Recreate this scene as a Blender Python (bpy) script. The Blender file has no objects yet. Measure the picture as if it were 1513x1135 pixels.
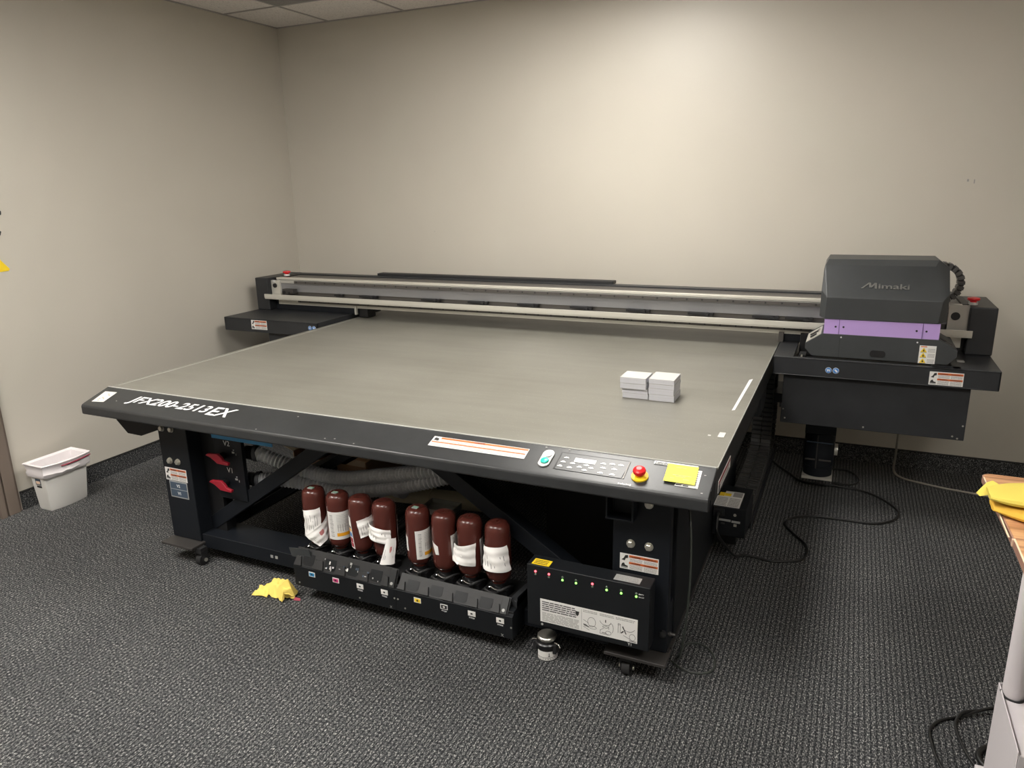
import bpy, bmesh, math, random
from mathutils import Vector, Matrix
random.seed(7)
S = bpy.context.scene
COL = S.collection
R = math.radians

# ------------------------------------------------------------------ materials
def mat(name, col, rough=.5, metal=0.0, spec=.5, emit=None, es=1.0, trans=0.0):
    m = bpy.data.materials.new(name); m.use_nodes = True
    b = m.node_tree.nodes['Principled BSDF']
    b.inputs['Base Color'].default_value = (*col, 1)
    b.inputs['Roughness'].default_value = rough
    b.inputs['Metallic'].default_value = metal
    b.inputs['Specular IOR Level'].default_value = spec
    b.inputs['Transmission Weight'].default_value = trans
    if emit:
        b.inputs['Emission Color'].default_value = (*emit, 1)
        b.inputs['Emission Strength'].default_value = es
    return m
def N(m, t): return m.node_tree.nodes.new(t)
def K(m, a, b): m.node_tree.links.new(a, b)
def ramp(m, fac, stops):
    r = N(m, 'ShaderNodeValToRGB'); e = r.color_ramp.elements
    while len(e) < len(stops): e.new(.5)
    for i, (p, c) in enumerate(stops):
        e[i].position = p; e[i].color = (*c, 1)
    K(m, fac, r.inputs['Fac']); return r.outputs['Color']
def noise(m, vec, scale, detail=2, rough=.5):
    n = N(m, 'ShaderNodeTexNoise'); n.inputs['Scale'].default_value = scale
    n.inputs['Detail'].default_value = detail; n.inputs['Roughness'].default_value = rough
    K(m, vec, n.inputs['Vector']); return n.outputs['Fac']
def pos(m, scale=(1, 1, 1)):
    t = N(m, 'ShaderNodeNewGeometry'); mp = N(m, 'ShaderNodeMapping')
    mp.inputs['Scale'].default_value = scale
    K(m, t.outputs['Position'], mp.inputs['Vector']); return mp.outputs['Vector']
def bsdf(m): return m.node_tree.nodes['Principled BSDF']
def bump(m, h, strength=.3, dist=.002):
    b = N(m, 'ShaderNodeBump'); b.inputs['Strength'].default_value = strength
    b.inputs['Distance'].default_value = dist; K(m, h, b.inputs['Height'])
    K(m, b.outputs['Normal'], bsdf(m).inputs['Normal'])
def mathn(m, op, a, b):
    n = N(m, 'ShaderNodeMath'); n.operation = op
    for i, v in enumerate((a, b)):
        if isinstance(v, (int, float)): n.inputs[i].default_value = v
        else: K(m, v, n.inputs[i])
    return n.outputs[0]

def wall_mat():
    m = mat('wall_paint', (.5, .46, .39), .42, spec=.55)
    v = pos(m)
    c = ramp(m, noise(m, v, 1.3, 3), [(.3, (.515, .482, .420)), (.7, (.55, .515, .450))])
    K(m, c, bsdf(m).inputs['Base Color'])
    bump(m, noise(m, v, 260, 2), .22, .0012)
    return m
def carpet_mat(name, ribs=True, dark=1.0):
    m = mat(name, (.06, .06, .06), .95, spec=.15)
    v = pos(m, (1, 1, 1))
    f1 = noise(m, v, 480, 2, .8)
    f2 = noise(m, pos(m, (1, .45, 1)), 270, 1)
    mix = mathn(m, 'MULTIPLY', f1, f2)
    a = [(0.14, (.010, .011, .013)), (.23, (.050, .052, .056)), (.31, (.105, .107, .109)), (.40, (.58, .57, .55))]
    c = ramp(m, mix, [(p, tuple(x * dark for x in k)) for p, k in a])
    if ribs:
        w = N(m, 'ShaderNodeTexWave'); w.wave_type = 'BANDS'; w.bands_direction = 'X'
        w.inputs['Scale'].default_value = 19; w.inputs['Distortion'].default_value = 1.5
        w.inputs['Detail'].default_value = 2; w.inputs['Detail Scale'].default_value = 6
        K(m, v, w.inputs['Vector'])
        rc = ramp(m, w.outputs['Fac'], [(.05, (.42, .43, .45)), (.5, (1.2, 1.19, 1.18))])
        mx = N(m, 'ShaderNodeMix'); mx.data_type = 'RGBA'; mx.blend_type = 'MULTIPLY'
        mx.inputs['Factor'].default_value = 1
        K(m, c, mx.inputs['A']); K(m, rc, mx.inputs['B']); c = mx.outputs['Result']
        big = ramp(m, noise(m, v, 1.7, 3), [(.3, (.85, .85, .85)), (.7, (1.1, 1.1, 1.08))])
        mx2 = N(m, 'ShaderNodeMix'); mx2.data_type = 'RGBA'; mx2.blend_type = 'MULTIPLY'
        mx2.inputs['Factor'].default_value = 1
        K(m, c, mx2.inputs['A']); K(m, big, mx2.inputs['B']); c = mx2.outputs['Result']
    K(m, c, bsdf(m).inputs['Base Color'])
    bump(m, f1, .8, .004)
    return m
def tile_mat(name, col):
    m = mat(name, col, .95, spec=.1)
    v = pos(m); n = noise(m, v, 120, 3, .7)
    c = ramp(m, n, [(.36, tuple(x * .62 for x in col)), (.44, col)])
    K(m, c, bsdf(m).inputs['Base Color']); return m
def bed_mat():
    m = mat('worn_aluminium_bed', (.2, .19, .15), .33, spec=.9)
    v = pos(m); n1 = noise(m, v, 2.1, 6, .62)
    n2 = noise(m, pos(m, (.5, 6, 1)), 3, 5, .6)
    n3 = noise(m, v, 160, 2, .6)
    a = mathn(m, 'ADD', mathn(m, 'MULTIPLY', n1, .6), mathn(m, 'MULTIPLY', n2, .4))
    c = ramp(m, a, [(.35, (.150, .144, .120)), (.5, (.178, .172, .146)), (.66, (.206, .199, .172))])
    s = ramp(m, n3, [(.66, (0, 0, 0)), (.74, (.16, .16, .15))])
    mx = N(m, 'ShaderNodeMix'); mx.data_type = 'RGBA'; mx.blend_type = 'ADD'; mx.inputs['Factor'].default_value = 1
    K(m, c, mx.inputs['A']); K(m, s, mx.inputs['B'])
    K(m, mx.outputs['Result'], bsdf(m).inputs['Base Color'])
    return m
def black_mat(name, col=(.022, .023, .025), rough=.42, dust=.5, spec=.42):
    m = mat(name, col, rough, spec=spec)
    v = pos(m); n = noise(m, v, 6, 6, .7)
    c = ramp(m, n, [(.35, col), (.75, tuple(x * (1 + dust) for x in col))])
    K(m, c, bsdf(m).inputs['Base Color'])
    n2 = noise(m, v, 420, 1); bump(m, n2, .12, .0006)
    return m
def wood_mat():
    m = mat('wood_grain_laminate', (.6, .35, .15), .35)
    n = noise(m, pos(m, (1.2, 22, 1)), 2.2, 5, .6)
    c = ramp(m, n, [(.32, (.30, .135, .06)), (.45, (.52, .26, .13)), (.56, (.66, .38, .19)), (.7, (.44, .20, .09))])
    K(m, c, bsdf(m).inputs['Base Color']); return m
def brushed(name, col, rough=.32):
    m = mat(name, col, rough, metal=.85)
    n = noise(m, pos(m, (.6, 30, 60)), 8, 3)
    c = ramp(m, n, [(.3, tuple(x * .82 for x in col)), (.7, col)])
    K(m, c, bsdf(m).inputs['Base Color']); return m

M = dict(
    wall=wall_mat(), carpet=carpet_mat('ribbed_carpet'), base=carpet_mat('carpet_base', False, .80),
    edge=mat('black_edge', (.01, .01, .01), .6),
    tile=tile_mat('ceiling_tile', (.78, .74, .71)), tiledark=tile_mat('vent_grey', (.3, .29, .28)),
    tbar=mat('ceiling_grid', (.36, .34, .33), .5),
    frame=mat('taupe_door_paint', (.17, .135, .11), .45), door=mat('door_taupe', (.22, .17, .13), .5),
    bed=bed_mat(), bedrim=mat('bed_rim', (.60, .60, .58), .35, metal=.2),
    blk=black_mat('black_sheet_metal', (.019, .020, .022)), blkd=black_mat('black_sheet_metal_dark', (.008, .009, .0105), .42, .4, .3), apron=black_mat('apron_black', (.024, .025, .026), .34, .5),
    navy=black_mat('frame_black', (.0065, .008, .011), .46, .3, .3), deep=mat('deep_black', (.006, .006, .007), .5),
    head=black_mat('head_charcoal', (.038, .041, .043), .45, .25), plate=mat('steel_plate', (.05, .046, .044), .45, metal=.3),
    rub=mat('black_rubber', (.012, .012, .013), .6), chain=mat('chain_plastic', (.060, .058, .057), .42),
    purple=mat('purple_band', (.44, .30, .62), .42), alu=mat('beam_aluminium', (.46, .45, .42), .35, metal=.4),
    alul=mat('bright_rail', (.60, .58, .52), .3, metal=.35), alud=mat('guide_rail', (.085, .078, .072), .4, metal=.2),
    mirror=mat('grey_beam_face', (.26, .26, .27), .3, metal=.4), chrome=mat('chrome', (.8, .8, .8), .18, metal=1),
    bolt=mat('zinc_bolt', (.6, .58, .52), .3, metal=.8),
    ramp=black_mat('ramp_grey', (.019, .019, .020), .5, .3), white=mat('white_label', (.72, .71, .69), .5), orange=mat('orange_print', (.60, .13, .03), .5),
    print=mat('grey_print', (.30, .29, .28), .6), ink=mat('black_print', (.02, .02, .02), .5),
    text=mat('white_lettering', (.72, .72, .72), .5), silver=mat('silver_label', (.42, .42, .41), .35, metal=.3),
    logo=mat('grey_logo', (.20, .20, .19), .35, metal=.5), yellow=mat('yellow_print', (.85, .60, .02), .5),
    note=mat('yellow_note', (.76, .75, .09), .7), red=mat('red_button', (.70, .015, .02), .3),
    redv=mat('red_valve', (.32, .01, .025), .35), green=mat('teal_button', (.02, .52, .40), .3),
    blue=mat('blue_icon', (.05, .20, .52), .4), cyan=mat('cyan_tag', (.02, .24, .50), .4), mag=mat('magenta_tag', (.52, .02, .16), .4),
    bluestrip=mat('blue_tape', (.03, .22, .45), .5), vlabel=mat('slate_label', (.05, .075, .11), .5),
    hose=mat('grey_hose', (.60, .62, .66), .38), hosed=mat('grey_hose_dark', (.05, .052, .06), .5),
    amber=mat('brown_bottle', (.078, .019, .014), .27, spec=.5), bring=mat('bottle_cap_black', (.012, .012, .013), .3),
    paper=mat('paper', (.88, .86, .84), .8), orangeb=mat('orange_stripe', (.80, .36, .01), .5), pink=mat('pink_print', (.65, .25, .25), .6),
    ledr=mat('red_led', (.8, .1, .1), .3, emit=(1, .06, .08), es=3), ledg=mat('green_led', (.3, .8, .2), .3, emit=(.25, 1, .12), es=1.2),
    ledoff=mat('led_off', (.10, .13, .10), .3), card=mat('white_card', (.50, .50, .53), .6), cardtop=mat('white_card_top', (.50, .50, .475), .55),
    bin=mat('white_plastic', (.80, .78, .74), .4), liner=mat('thin_plastic_bag', (.84, .79, .80), .35, trans=.05),
    draw=mat('red_drawstring', (.30, .02, .05), .5), cloth=mat('yellow_cloth', (.86, .66, .17), .95, spec=.1),
    cloth2=mat('bright_yellow_cloth', (.66, .54, .11), .95, spec=.1), cloth3=mat('orange_yellow_cloth', (.66, .40, .06), .95, spec=.1),
    wood=wood_mat(), woodedge=mat('table_edge', (.36, .20, .15), .45), woodlip=mat('table_lip', (.85, .70, .50), .4),
    whitem=mat('white_powder_coat', (.66, .62, .64), .4), cord=mat('black_cord', (.008, .008, .008), .45),
    gcord=mat('grey_cord', (.28, .26, .22), .5), thin=mat('thin_dark_cord', (.040, .046, .040), .3),
    beige=mat('beige_pipe', (.50, .46, .34), .45), cardboard=mat('cardboard', (.36, .24, .15), .8), cbl=mat('cardboard_light', (.42, .36, .28), .8),
    skin=mat('decal_beige', (.72, .52, .38), .6), tape=mat('matte_tape', (.62, .61, .58), .5),
    lens=mat('light_diffuser', (.9, .9, .9), .5, emit=(1, .965, .905), es=1), lightbody=mat('light_frame', (.8, .8, .8), .5),
    clear=mat('clear_tray', (.35, .36, .33), .2, spec=.8), teal=mat('green_tag', (.25, .42, .33), .4),
)

# ------------------------------------------------------------------ mesh builder
class MB:
    def __init__(s): s.v = []; s.f = []; s.mi = []; s.mats = []
    def m(s, mt):
        if mt not in s.mats: s.mats.append(mt)
        return s.mats.index(mt)
    def add(s, vs, fs, mt):
        o = len(s.v); k = s.m(mt)
        s.v += [Vector(p) for p in vs]
        for f in fs: s.f.append([i + o for i in f]); s.mi.append(k)
        return s
    def box(s, x0, x1, y0, y1, z0, z1, mt):
        v = [(x, y, z) for z in (z0, z1) for y in (y0, y1) for x in (x0, x1)]
        return s.add(v, [(0, 2, 3, 1), (4, 5, 7, 6), (0, 1, 5, 4), (2, 6, 7, 3), (0, 4, 6, 2), (1, 3, 7, 5)], mt)
    def obox(s, o, u, v, w, mt):   # oriented box from a corner and three edge vectors
        o, u, v, w = map(Vector, (o, u, v, w))
        p = [o, o + u, o + v, o + u + v, o + w, o + u + w, o + v + w, o + u + v + w]
        return s.add(p, [(0, 2, 3, 1), (4, 5, 7, 6), (0, 1, 5, 4), (2, 6, 7, 3), (0, 4, 6, 2), (1, 3, 7, 5)], mt)
    def prism(s, pts, axis, a, b, mt):   # polygon given in the other two axes, extruded along axis
        def P(p, t):
            return {'x': (t, p[0], p[1]), 'y': (p[0], t, p[1]), 'z': (p[0], p[1], t)}[axis]
        n = len(pts); v = [P(p, a) for p in pts] + [P(p, b) for p in pts]
        f = [tuple(range(n)), tuple(range(2 * n - 1, n - 1, -1))] + [(i, i + n, (i + 1) % n + n, (i + 1) % n) for i in range(n)]
        return s.add(v, f, mt)
    def lathe(s, c, prof, mt, n=28, axis=(0, 0, 1)):
        q = Vector((0, 0, 1)).rotation_difference(Vector(axis)); c = Vector(c)
        v = []; f = []
        for r, h in prof:
            for i in range(n):
                a = 2 * math.pi * i / n
                v.append(c + q @ Vector((r * math.cos(a), r * math.sin(a), h)))
        for j in range(len(prof) - 1):
            for i in range(n):
                f.append((j * n + i, j * n + (i + 1) % n, (j + 1) * n + (i + 1) % n, (j + 1) * n + i))
        f.append(tuple(range(n - 1, -1, -1))); f.append(tuple(range((len(prof) - 1) * n, len(prof) * n)))
        return s.add(v, f, mt)
    def cyl(s, a, b, r, mt, n=20):
        a, b = Vector(a), Vector(b)
        return s.lathe(a, [(r, 0), (r, (b - a).length)], mt, n, (b - a).normalized())
    def tube(s, path, r, mt, n=10, smooth=8, rib=None):
        P = spline(path, smooth) if smooth else [Vector(p) for p in path]
        if rib:   # resample evenly so every rib shows
            L = [0]
            for i in range(1, len(P)): L.append(L[-1] + (P[i] - P[i - 1]).length)
            step = rib / 2; k = int(L[-1] / step); Q = []
            j = 0
            for i in range(k + 1):
                d = i * step
                while j < len(L) - 2 and L[j + 1] < d: j += 1
                t = (d - L[j]) / max(L[j + 1] - L[j], 1e-9); Q.append(P[j].lerp(P[j + 1], min(t, 1)))
            P = Q
        v = []; f = []; up = Vector((0, 0, 1)); prev = None
        for i, p in enumerate(P):
            t = (P[min(i + 1, len(P) - 1)] - P[max(i - 1, 0)]).normalized()
            if prev is None:
                sd = t.cross(up if abs(t.z) < .95 else Vector((1, 0, 0))).normalized()
            else: sd = (prev - t * prev.dot(t)).normalized()
            prev = sd; u2 = t.cross(sd)
            rr = r * (1.0 if not rib or i % 2 == 0 else .80)
            for k in range(n):
                a = 2 * math.pi * k / n; v.append(p + sd * rr * math.cos(a) + u2 * rr * math.sin(a))
        for i in range(len(P) - 1):
            for k in range(n):
                f.append((i * n + k, i * n + (k + 1) % n, (i + 1) * n + (k + 1) % n, (i + 1) * n + k))
        f.append(tuple(range(n - 1, -1, -1))); f.append(tuple(range((len(P) - 1) * n, len(P) * n)))
        return s.add(v, f, mt)
    def hull(s, pts, mt):
        bm = bmesh.new()
        for p in pts: bm.verts.new(p)
        bmesh.ops.convex_hull(bm, input=bm.verts)
        bmesh.ops.dissolve_limit(bm, angle_limit=R(2), verts=bm.verts, edges=bm.edges)
        bm.verts.index_update()
        s.add([x.co.copy() for x in bm.verts], [[x.index for x in fc.verts] for fc in bm.faces], mt); bm.free()
        return s
    def text(s, body, o, u, v, h, mt, ext=.0006, width=None, shear=0, bold=0, align='LEFT', lift=0):
        o, u, v = Vector(o), Vector(u).normalized(), Vector(v).normalized(); n = u.cross(v)
        c = bpy.data.curves.new('t', 'FONT'); c.body = body; c.size = 1; c.extrude = 0.0; c.shear = shear; c.offset = bold
        c.resolution_u = 3
        ob = bpy.data.objects.new('t', c); COL.objects.link(ob)
        dg = bpy.context.evaluated_depsgraph_get(); dg.update()
        me = bpy.data.meshes.new_from_object(ob.evaluated_get(dg))
        xs = [p.co.x for p in me.vertices]; ys = [p.co.y for p in me.vertices]
        x0, x1, y0, y1 = min(xs), max(xs), min(ys), max(ys)
        sy = h / (y1 - y0); sx = sy if width is None else width / (x1 - x0)
        w = (x1 - x0) * sx
        off = {'LEFT': 0, 'CENTER': -w / 2}[align]
        vs = []
        for dz in (0.0, ext):
            vs += [o + u * ((p.co.x - x0) * sx + off) + v * ((p.co.y - y0) * sy) + n * (dz + lift) for p in me.vertices]
        nv = len(me.vertices); fs = []
        from collections import Counter
        ec = {}
        for pl in me.polygons:
            k = list(pl.vertices); fs.append([i + nv for i in k])
            for a, b in zip(k, k[1:] + k[:1]):
                ec[(a, b)] = 1
        for (a, b) in ec:
            if (b, a) not in ec: fs.append((a, b, b + nv, a + nv))
        s.add(vs, fs, mt)
        bpy.data.objects.remove(ob); bpy.data.curves.remove(c); bpy.data.meshes.remove(me)
        return s
    def build(s, name, parent=None, bevel=0, seg=2, smooth=False, sub=0):
        base = parent['_w'] if parent is not None else (0, 0, 0)
        base = Vector(base)
        me = bpy.data.meshes.new(name)
        if parent is None:
            c = Vector((0, 0, 0))
            lo = [min(p[i] for p in s.v) for i in range(3)]; hi = [max(p[i] for p in s.v) for i in range(3)]
            base = Vector(((lo[0] + hi[0]) / 2, (lo[1] + hi[1]) / 2, lo[2]))
        me.from_pydata([p - base for p in s.v], [], s.f)
        for mt in s.mats: me.materials.append(M[mt])
        for p, k in zip(me.polygons, s.mi): p.material_index = k
        bm = bmesh.new(); bm.from_mesh(me); bmesh.ops.recalc_face_normals(bm, faces=bm.faces)
        bm.to_mesh(me); bm.free(); me.update()
        ob = bpy.data.objects.new(name, me); COL.objects.link(ob)
        ob['_w'] = tuple(base)
        if parent is not None: ob.parent = parent
        else: ob.location = base
        if bevel:
            b = ob.modifiers.new('bevel', 'BEVEL'); b.width = bevel; b.segments = seg; b.limit_method = 'ANGLE'; b.angle_limit = R(25); b.harden_normals = True
        if sub:
            b = ob.modifiers.new('sub', 'SUBSURF'); b.levels = b.render_levels = sub
        if smooth or bevel or sub:
            for p in me.polygons: p.use_smooth = True
            if not sub:
                try: me.set_sharp_from_angle(angle=R(24 if bevel else 40))
                except Exception: pass
        return ob
def spline(pts, k):
    P = [Vector(p) for p in pts]; P = [P[0] * 2 - P[1]] + P + [P[-1] * 2 - P[-2]]; out = []
    for i in range(1, len(P) - 2):
        a, b, c, d = P[i - 1:i + 3]
        for j in range(k):
            t = j / k
            out.append(.5 * ((2 * b) + (c - a) * t + (2 * a - 5 * b + 4 * c - d) * t * t + (3 * b - 3 * c + d - a) * t ** 3))
    out.append(P[-2]); return out
def tag(o, label, cat, group=None):
    o['label'] = label; o['category'] = cat
    if group: o['group'] = group
    return o
def thing(name, label, cat, loc, group=None):
    o = bpy.data.objects.new(name, None); COL.objects.link(o); o.location = loc; o['_w'] = tuple(loc)
    o.empty_display_size = .1
    return tag(o, label, cat, group)
def struct(ob): ob['kind'] = 'structure'; return ob

# ------------------------------------------------------------------ room
XW, YW, ZC, XR, YB = -1.564, 2.371, 2.713, 4.6, -4.6
struct(MB().box(XW - .1, XR + .1, YB - .1, YW + .1, -.1, 0, 'carpet').build('floor'))
struct(MB().box(XW, XR, YW, YW + .1, 0, ZC, 'wall').build('wall_back'))
# left wall with a door opening from y=-0.95 to y=-0.06
struct(MB().box(XW - .1, XW, -.05, YW, 0, ZC, 'wall').box(XW - .1, XW, YB, -.98, 0, ZC, 'wall').box(XW - .1, XW, -.98, -.05, 2.1, ZC, 'wall').build('wall_left'))
struct(MB().box(XR, XR + .1, YB, YW, 0, ZC, 'wall').build('wall_right'))
struct(MB().box(XW, XR, YB - .1, YB, 0, ZC, 'wall').build('wall_front'))
struct(MB().box(XW, XR, YB, YW, ZC, ZC + .08, 'tile').build('ceiling'))
g = MB()
for k in range(11):
    x = -1.11 + .61 * k
    if x < XR: g.box(x - .008, x + .008, YB, YW, ZC - .004, ZC, 'tbar')
for k in range(12):
    y = 1.865 - .61 * k
    if y > YB: g.box(XW, XR, y - .008, y + .008, ZC - .0045, ZC, 'tbar')
g.box(XW, XR, YW - .012, YW, ZC - .006, ZC, 'tbar').box(XW, XW + .012, YB, YW, ZC - .006, ZC, 'tbar')
struct(g.build('trim_1'))
bb = MB().box(XW + .012, XR, YW - .012, YW, 0, .096, 'base').box(XW, XR, YW - .014, YW, .096, .101, 'edge'); struct(bb.build('baseboard_back'))
bb = MB().box(XW, XW + .012, .035, YW - .013, 0, .096, 'base').box(XW, XW + .014, .035, YW - .015, .096, .101, 'edge'); struct(bb.build('baseboard_left'))
bb = MB().box(XR - .012, XR, YB, YW - .015, 0, .096, 'base'); struct(bb.build('baseboard_right'))
# door frame and door
dr = MB().box(XW - .06, XW - .02, -.93, -.10, .01, 2.05, 'door').build('door_1', bevel=.003); struct(dr)
MB().cyl((XW - .02, -.86, 1.0), (XW + .03, -.86, 1.0), .012, 'bolt').lathe((XW + .03, -.86, 1.0), [(.01, 0), (.028, .01), (.028, .03), (.015, .04)], 'bolt', axis=(1, 0, 0)).build('door_handle', dr, smooth=True)
fr = MB()
for (a, b) in ((-.10, .025), (-1.055, -.93)):
    s_ = 1 if a > -.5 else -1
    fr.box(XW - .07, XW + .012, a, b, 0, 2.12, 'frame')
    if s_ > 0: fr.box(XW, XW + .022, -.045, .012, 0, 2.12, 'frame').box(XW, XW + .028, -.085, -.058, 0, 2.12, 'frame')
    else: fr.box(XW, XW + .022, a + .012, b - .03, 0, 2.12, 'frame')
fr.box(XW - .07, XW + .012, -1.055, .025, 2.05, 2.17, 'frame')
struct(fr.build('trim_2', bevel=.002))
struct(MB().box(-.5 + .01 - .61, -.5 - .01, 1.265, 1.855, ZC - .005, ZC - .001, 'tiledark').build('trim_3'))

# ceiling lights
def troffer(cx, cy, power, sx=.61, sy=1.22, label=''):
    t = thing('ceiling_light', label, 'ceiling light', (cx, cy, ZC - .03), 'recessed panel lights')
    f = MB(); x0, x1, y0, y1 = cx - sx / 2, cx + sx / 2, cy - sy / 2, cy + sy / 2
    f.box(x0, x1, y0, y0 + .02, ZC - .03, ZC - .005, 'lightbody').box(x0, x1, y1 - .02, y1, ZC - .03, ZC - .005, 'lightbody')
    f.box(x0, x0 + .02, y0 + .02, y1 - .02, ZC - .03, ZC - .005, 'lightbody').box(x1 - .02, x1, y0 + .02, y1 - .02, ZC - .03, ZC - .005, 'lightbody')
    f.build('frame', t)
    m2 = M['lens'].copy(); m2.name = 'light_diffuser_lit'; M['_l'] = m2
    bsdf(m2).inputs['Emission Strength'].default_value = power
    MB().box(x0 + .02, x1 - .02, y0 + .02, y1 - .02, ZC - .022, ZC - .012, '_l').build('diffuser', t)
troffer(1.12, .95, 16, label='recessed ceiling light panel above the printer gantry, nearest the back wall')
troffer(1.12, -1.5, 16, label='recessed ceiling light panel above the floor in front of the printer')
troffer(-.71, -1.5, 24, label='added fill light panel brightening the left wall, out of view left of the printer')  # unseen panel added to brighten the lower left wall
troffer(3.2, -1.5, 12, label='recessed ceiling light panel nearest the side table')

# ------------------------------------------------------------------ the printer
PR = thing('flatbed_printer', 'large black flatbed printer with grey bed and purple-banded print head, standing on the carpet', 'printer', (.66, 1.0, 0))
X0, X1 = -.677, 1.991
YBK = 2.17
# bed
MB().box(X0, X1, .0, YBK, .757, .769, 'bed').build('bed_plate', PR, bevel=.0015)
b = MB().box(X0 + .004, X1 - .002, -.003, .0, .752, .7705, 'bedrim').box(X1, X1 + .0015, 0, YBK, .763, .7698, 'bedrim')
b.box(X0 + .03, X0 + .033, .03, YBK - .03, .769, .7696, 'bedrim')
b.build('bed_rim', PR)
b = MB()
b.box(X0 + .01, X1 - .01, .01, YBK - .01, .70, .757, 'blk')
b.box(X1 - .04, X1 - .003, .0, YBK - .02, .655, .757, 'apron').box(X0 + .003, X0 + .04, .0, YBK - .02, .67, .757, 'blk')
b.box(X1 - .05, X1 - .012, .2, 1.46, .615, .655, 'blk')
b.build('bed_frame', PR, bevel=.003)
# apron: sloped front panel extruded along x
ap = [(0, .768), (-.128, .7265), (-.137, .722), (-.141, .714), (-.141, .684), (-.137, .679), (-.12, .679), (-.12, .70), (0, .74)]
MB().prism(ap, 'x', X0, X1, 'apron').build('front_panel', PR, bevel=.003, seg=3)
apu = Vector((1, 0, 0)); apv = Vector((0, .137, .045)).normalized(); apn = apu.cross(apv)
def AP(x, f, lift=.0008):   # a point on the sloped apron; f = 0 at the bed, 1 at the front edge
    return Vector((x, 0, .7688)) - apv * (f * .1442) * 1.0 + apn * lift
def aprect(mb, x0, x1, f0, f1, mt, lift=.0008, th=.0006):
    o = AP(x0, f1, lift); mb.obox(o, apu * (x1 - x0), apv * ((f1 - f0) * .1442), apn * th, mt)
# model lettering
MB().text('JFX200-2513', AP(-.462, .70), apu, apv, .060, 'text', shear=.38, bold=.014, width=.462).text('EX', AP(-.002, .67), apu, apv, .056, 'text', shear=.38, bold=.014, width=.135).build('model_lettering', PR)
# scuffed silver sticker
b = MB(); q = [AP(-.642, .82), AP(-.577, .77), AP(-.578, .24), AP(-.648, .27)]
b.add(q + [p + apn * .0006 for p in q], [(0, 1, 2, 3), (7, 6, 5, 4), (0, 4, 5, 1), (1, 5, 6, 2), (2, 6, 7, 3), (3, 7, 4, 0)], 'tape')
for (x_, f_) in ((-.628, .62), (-.618, .55), (-.606, .60), (-.612, .36), (-.600, .42), (-.622, .70)): aprect(b, x_, x_ + .010, f_, f_ + .035, 'cbl', .0014)
b.build('scuffed_sticker', PR)['label'] = 'scuffed pale sticker at the left end of the front panel'
# long warning label
def lines(mb, o, u, v, w, h, n, mt='print', th=.0004, fill=.45, seed=0, lift=.0008):
    rr = random.Random(seed); u, v = Vector(u), Vector(v); nn = u.cross(v); o = Vector(o)
    for i in range(n):
        y = h * (1 - (i + .8) / n); x = 0
        while x < w * .93:
            l = w * rr.uniform(.06, .22); l = min(l, w * .97 - x)
            mb.obox(o + u * x + v * y + nn * lift, u * l, v * (h / n * fill), nn * th, mt); x += l + w * .02
b = MB(); aprect(b, 1.031, 1.392, .245, .605, 'white'); aprect(b, 1.062, 1.390, .262, .325, 'orange', .0014); aprect(b, 1.034, 1.388, .43, .47, 'orange', .0014)
for i, tx in enumerate((1.12, 1.21, 1.31)): b.text('WARNING' if i == 1 else '!', AP(tx, .318), apu, apv, .006, 'ink', lift=.0024, align='CENTER')
aprect(b, 1.038, 1.052, .30, .38, 'ink', .0014)
for i in range(3): aprect(b, 1.041 + i * .005, 1.044 + i * .006, .28 + .02 * i, .40, 'ink', .0016)
lines(b, AP(1.065, .42), apu, apv, .32, .0125, 2, 'print', seed=3); lines(b, AP(1.038, .59), apu, apv, .345, .016, 3, 'print', seed=4)
b.build('warning_label', PR)['label'] = 'long white and orange warning label on the front panel'
# start button plate with white and teal buttons
b = MB()
def apc(x, f): return AP(x, f, 0)
pts = []
for k in range(24):
    a = 2 * math.pi * k / 24; pts.append((1.4645 + .0195 * math.cos(a), (.49 + (.16 if math.sin(a) < 0 else -.16)) - .135 * math.sin(a)))
v = [AP(x, f, .0) for x, f in pts] + [AP(x, f, .005) for x, f in pts]
b.add(v, [tuple(range(24)), tuple(range(47, 23, -1))] + [(i, (i + 1) % 24, (i + 1) % 24 + 24, i + 24) for i in range(24)], 'silver')
bp = b.build('button_plate', PR, bevel=.001)
MB().lathe(AP(1.465, .60, .005), [(.0135, 0), (.0135, .004), (.011, .0055)], 'green', axis=apn).build('teal_button', bp, smooth=True)['label'] = 'round teal push button'
MB().lathe(AP(1.467, .38, .005), [(.0115, 0), (.0115, .003), (.009, .0045)], 'text', axis=apn).build('white_button', bp, smooth=True)
# operation panel
b = MB()
q = [(1.508, .78), (1.724, .78), (1.732, .20), (1.504, .20)]
v = [AP(x, f, 0) for x, f in q] + [AP(x, f, .0015) for x, f in q]
b.add(v, [(0, 1, 2, 3), (7, 6, 5, 4), (0, 1, 5, 4), (1, 2, 6, 5), (2, 3, 7, 6), (3, 0, 4, 7)], 'apron')
aprect(b, 1.504, 1.732, .192, .205, 'deep', .0012); aprect(b, 1.502, 1.506, .20, .78, 'deep', .0012); aprect(b, 1.728, 1.732, .20, .78, 'print', .0012)
op = b.build('control_panel', PR)
b = MB(); aprect(b, 1.557, 1.627, .335, .475, 'text', .0016, .0012); b.build('display', op)['label'] = 'pale rectangular display'
for (kx, kf) in [(1.528, .37), (1.524, .52), (1.520, .67), (1.556, .53), (1.553, .68), (1.583, .62), (1.602, .53), (1.620, .60), (1.603, .70), (1.652, .40), (1.680, .37), (1.708, .37), (1.657, .54), (1.693, .53), (1.655, .71), (1.693, .71)]:
    b = MB(); aprect(b, kx - .0085, kx + .0085, kf - .008, kf + .022, 'silver', .0016, .0012); aprect(b, kx - .005, kx + .004, kf - .038, kf - .026, 'text', .0016, .0004); b.build('key', op)
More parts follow.
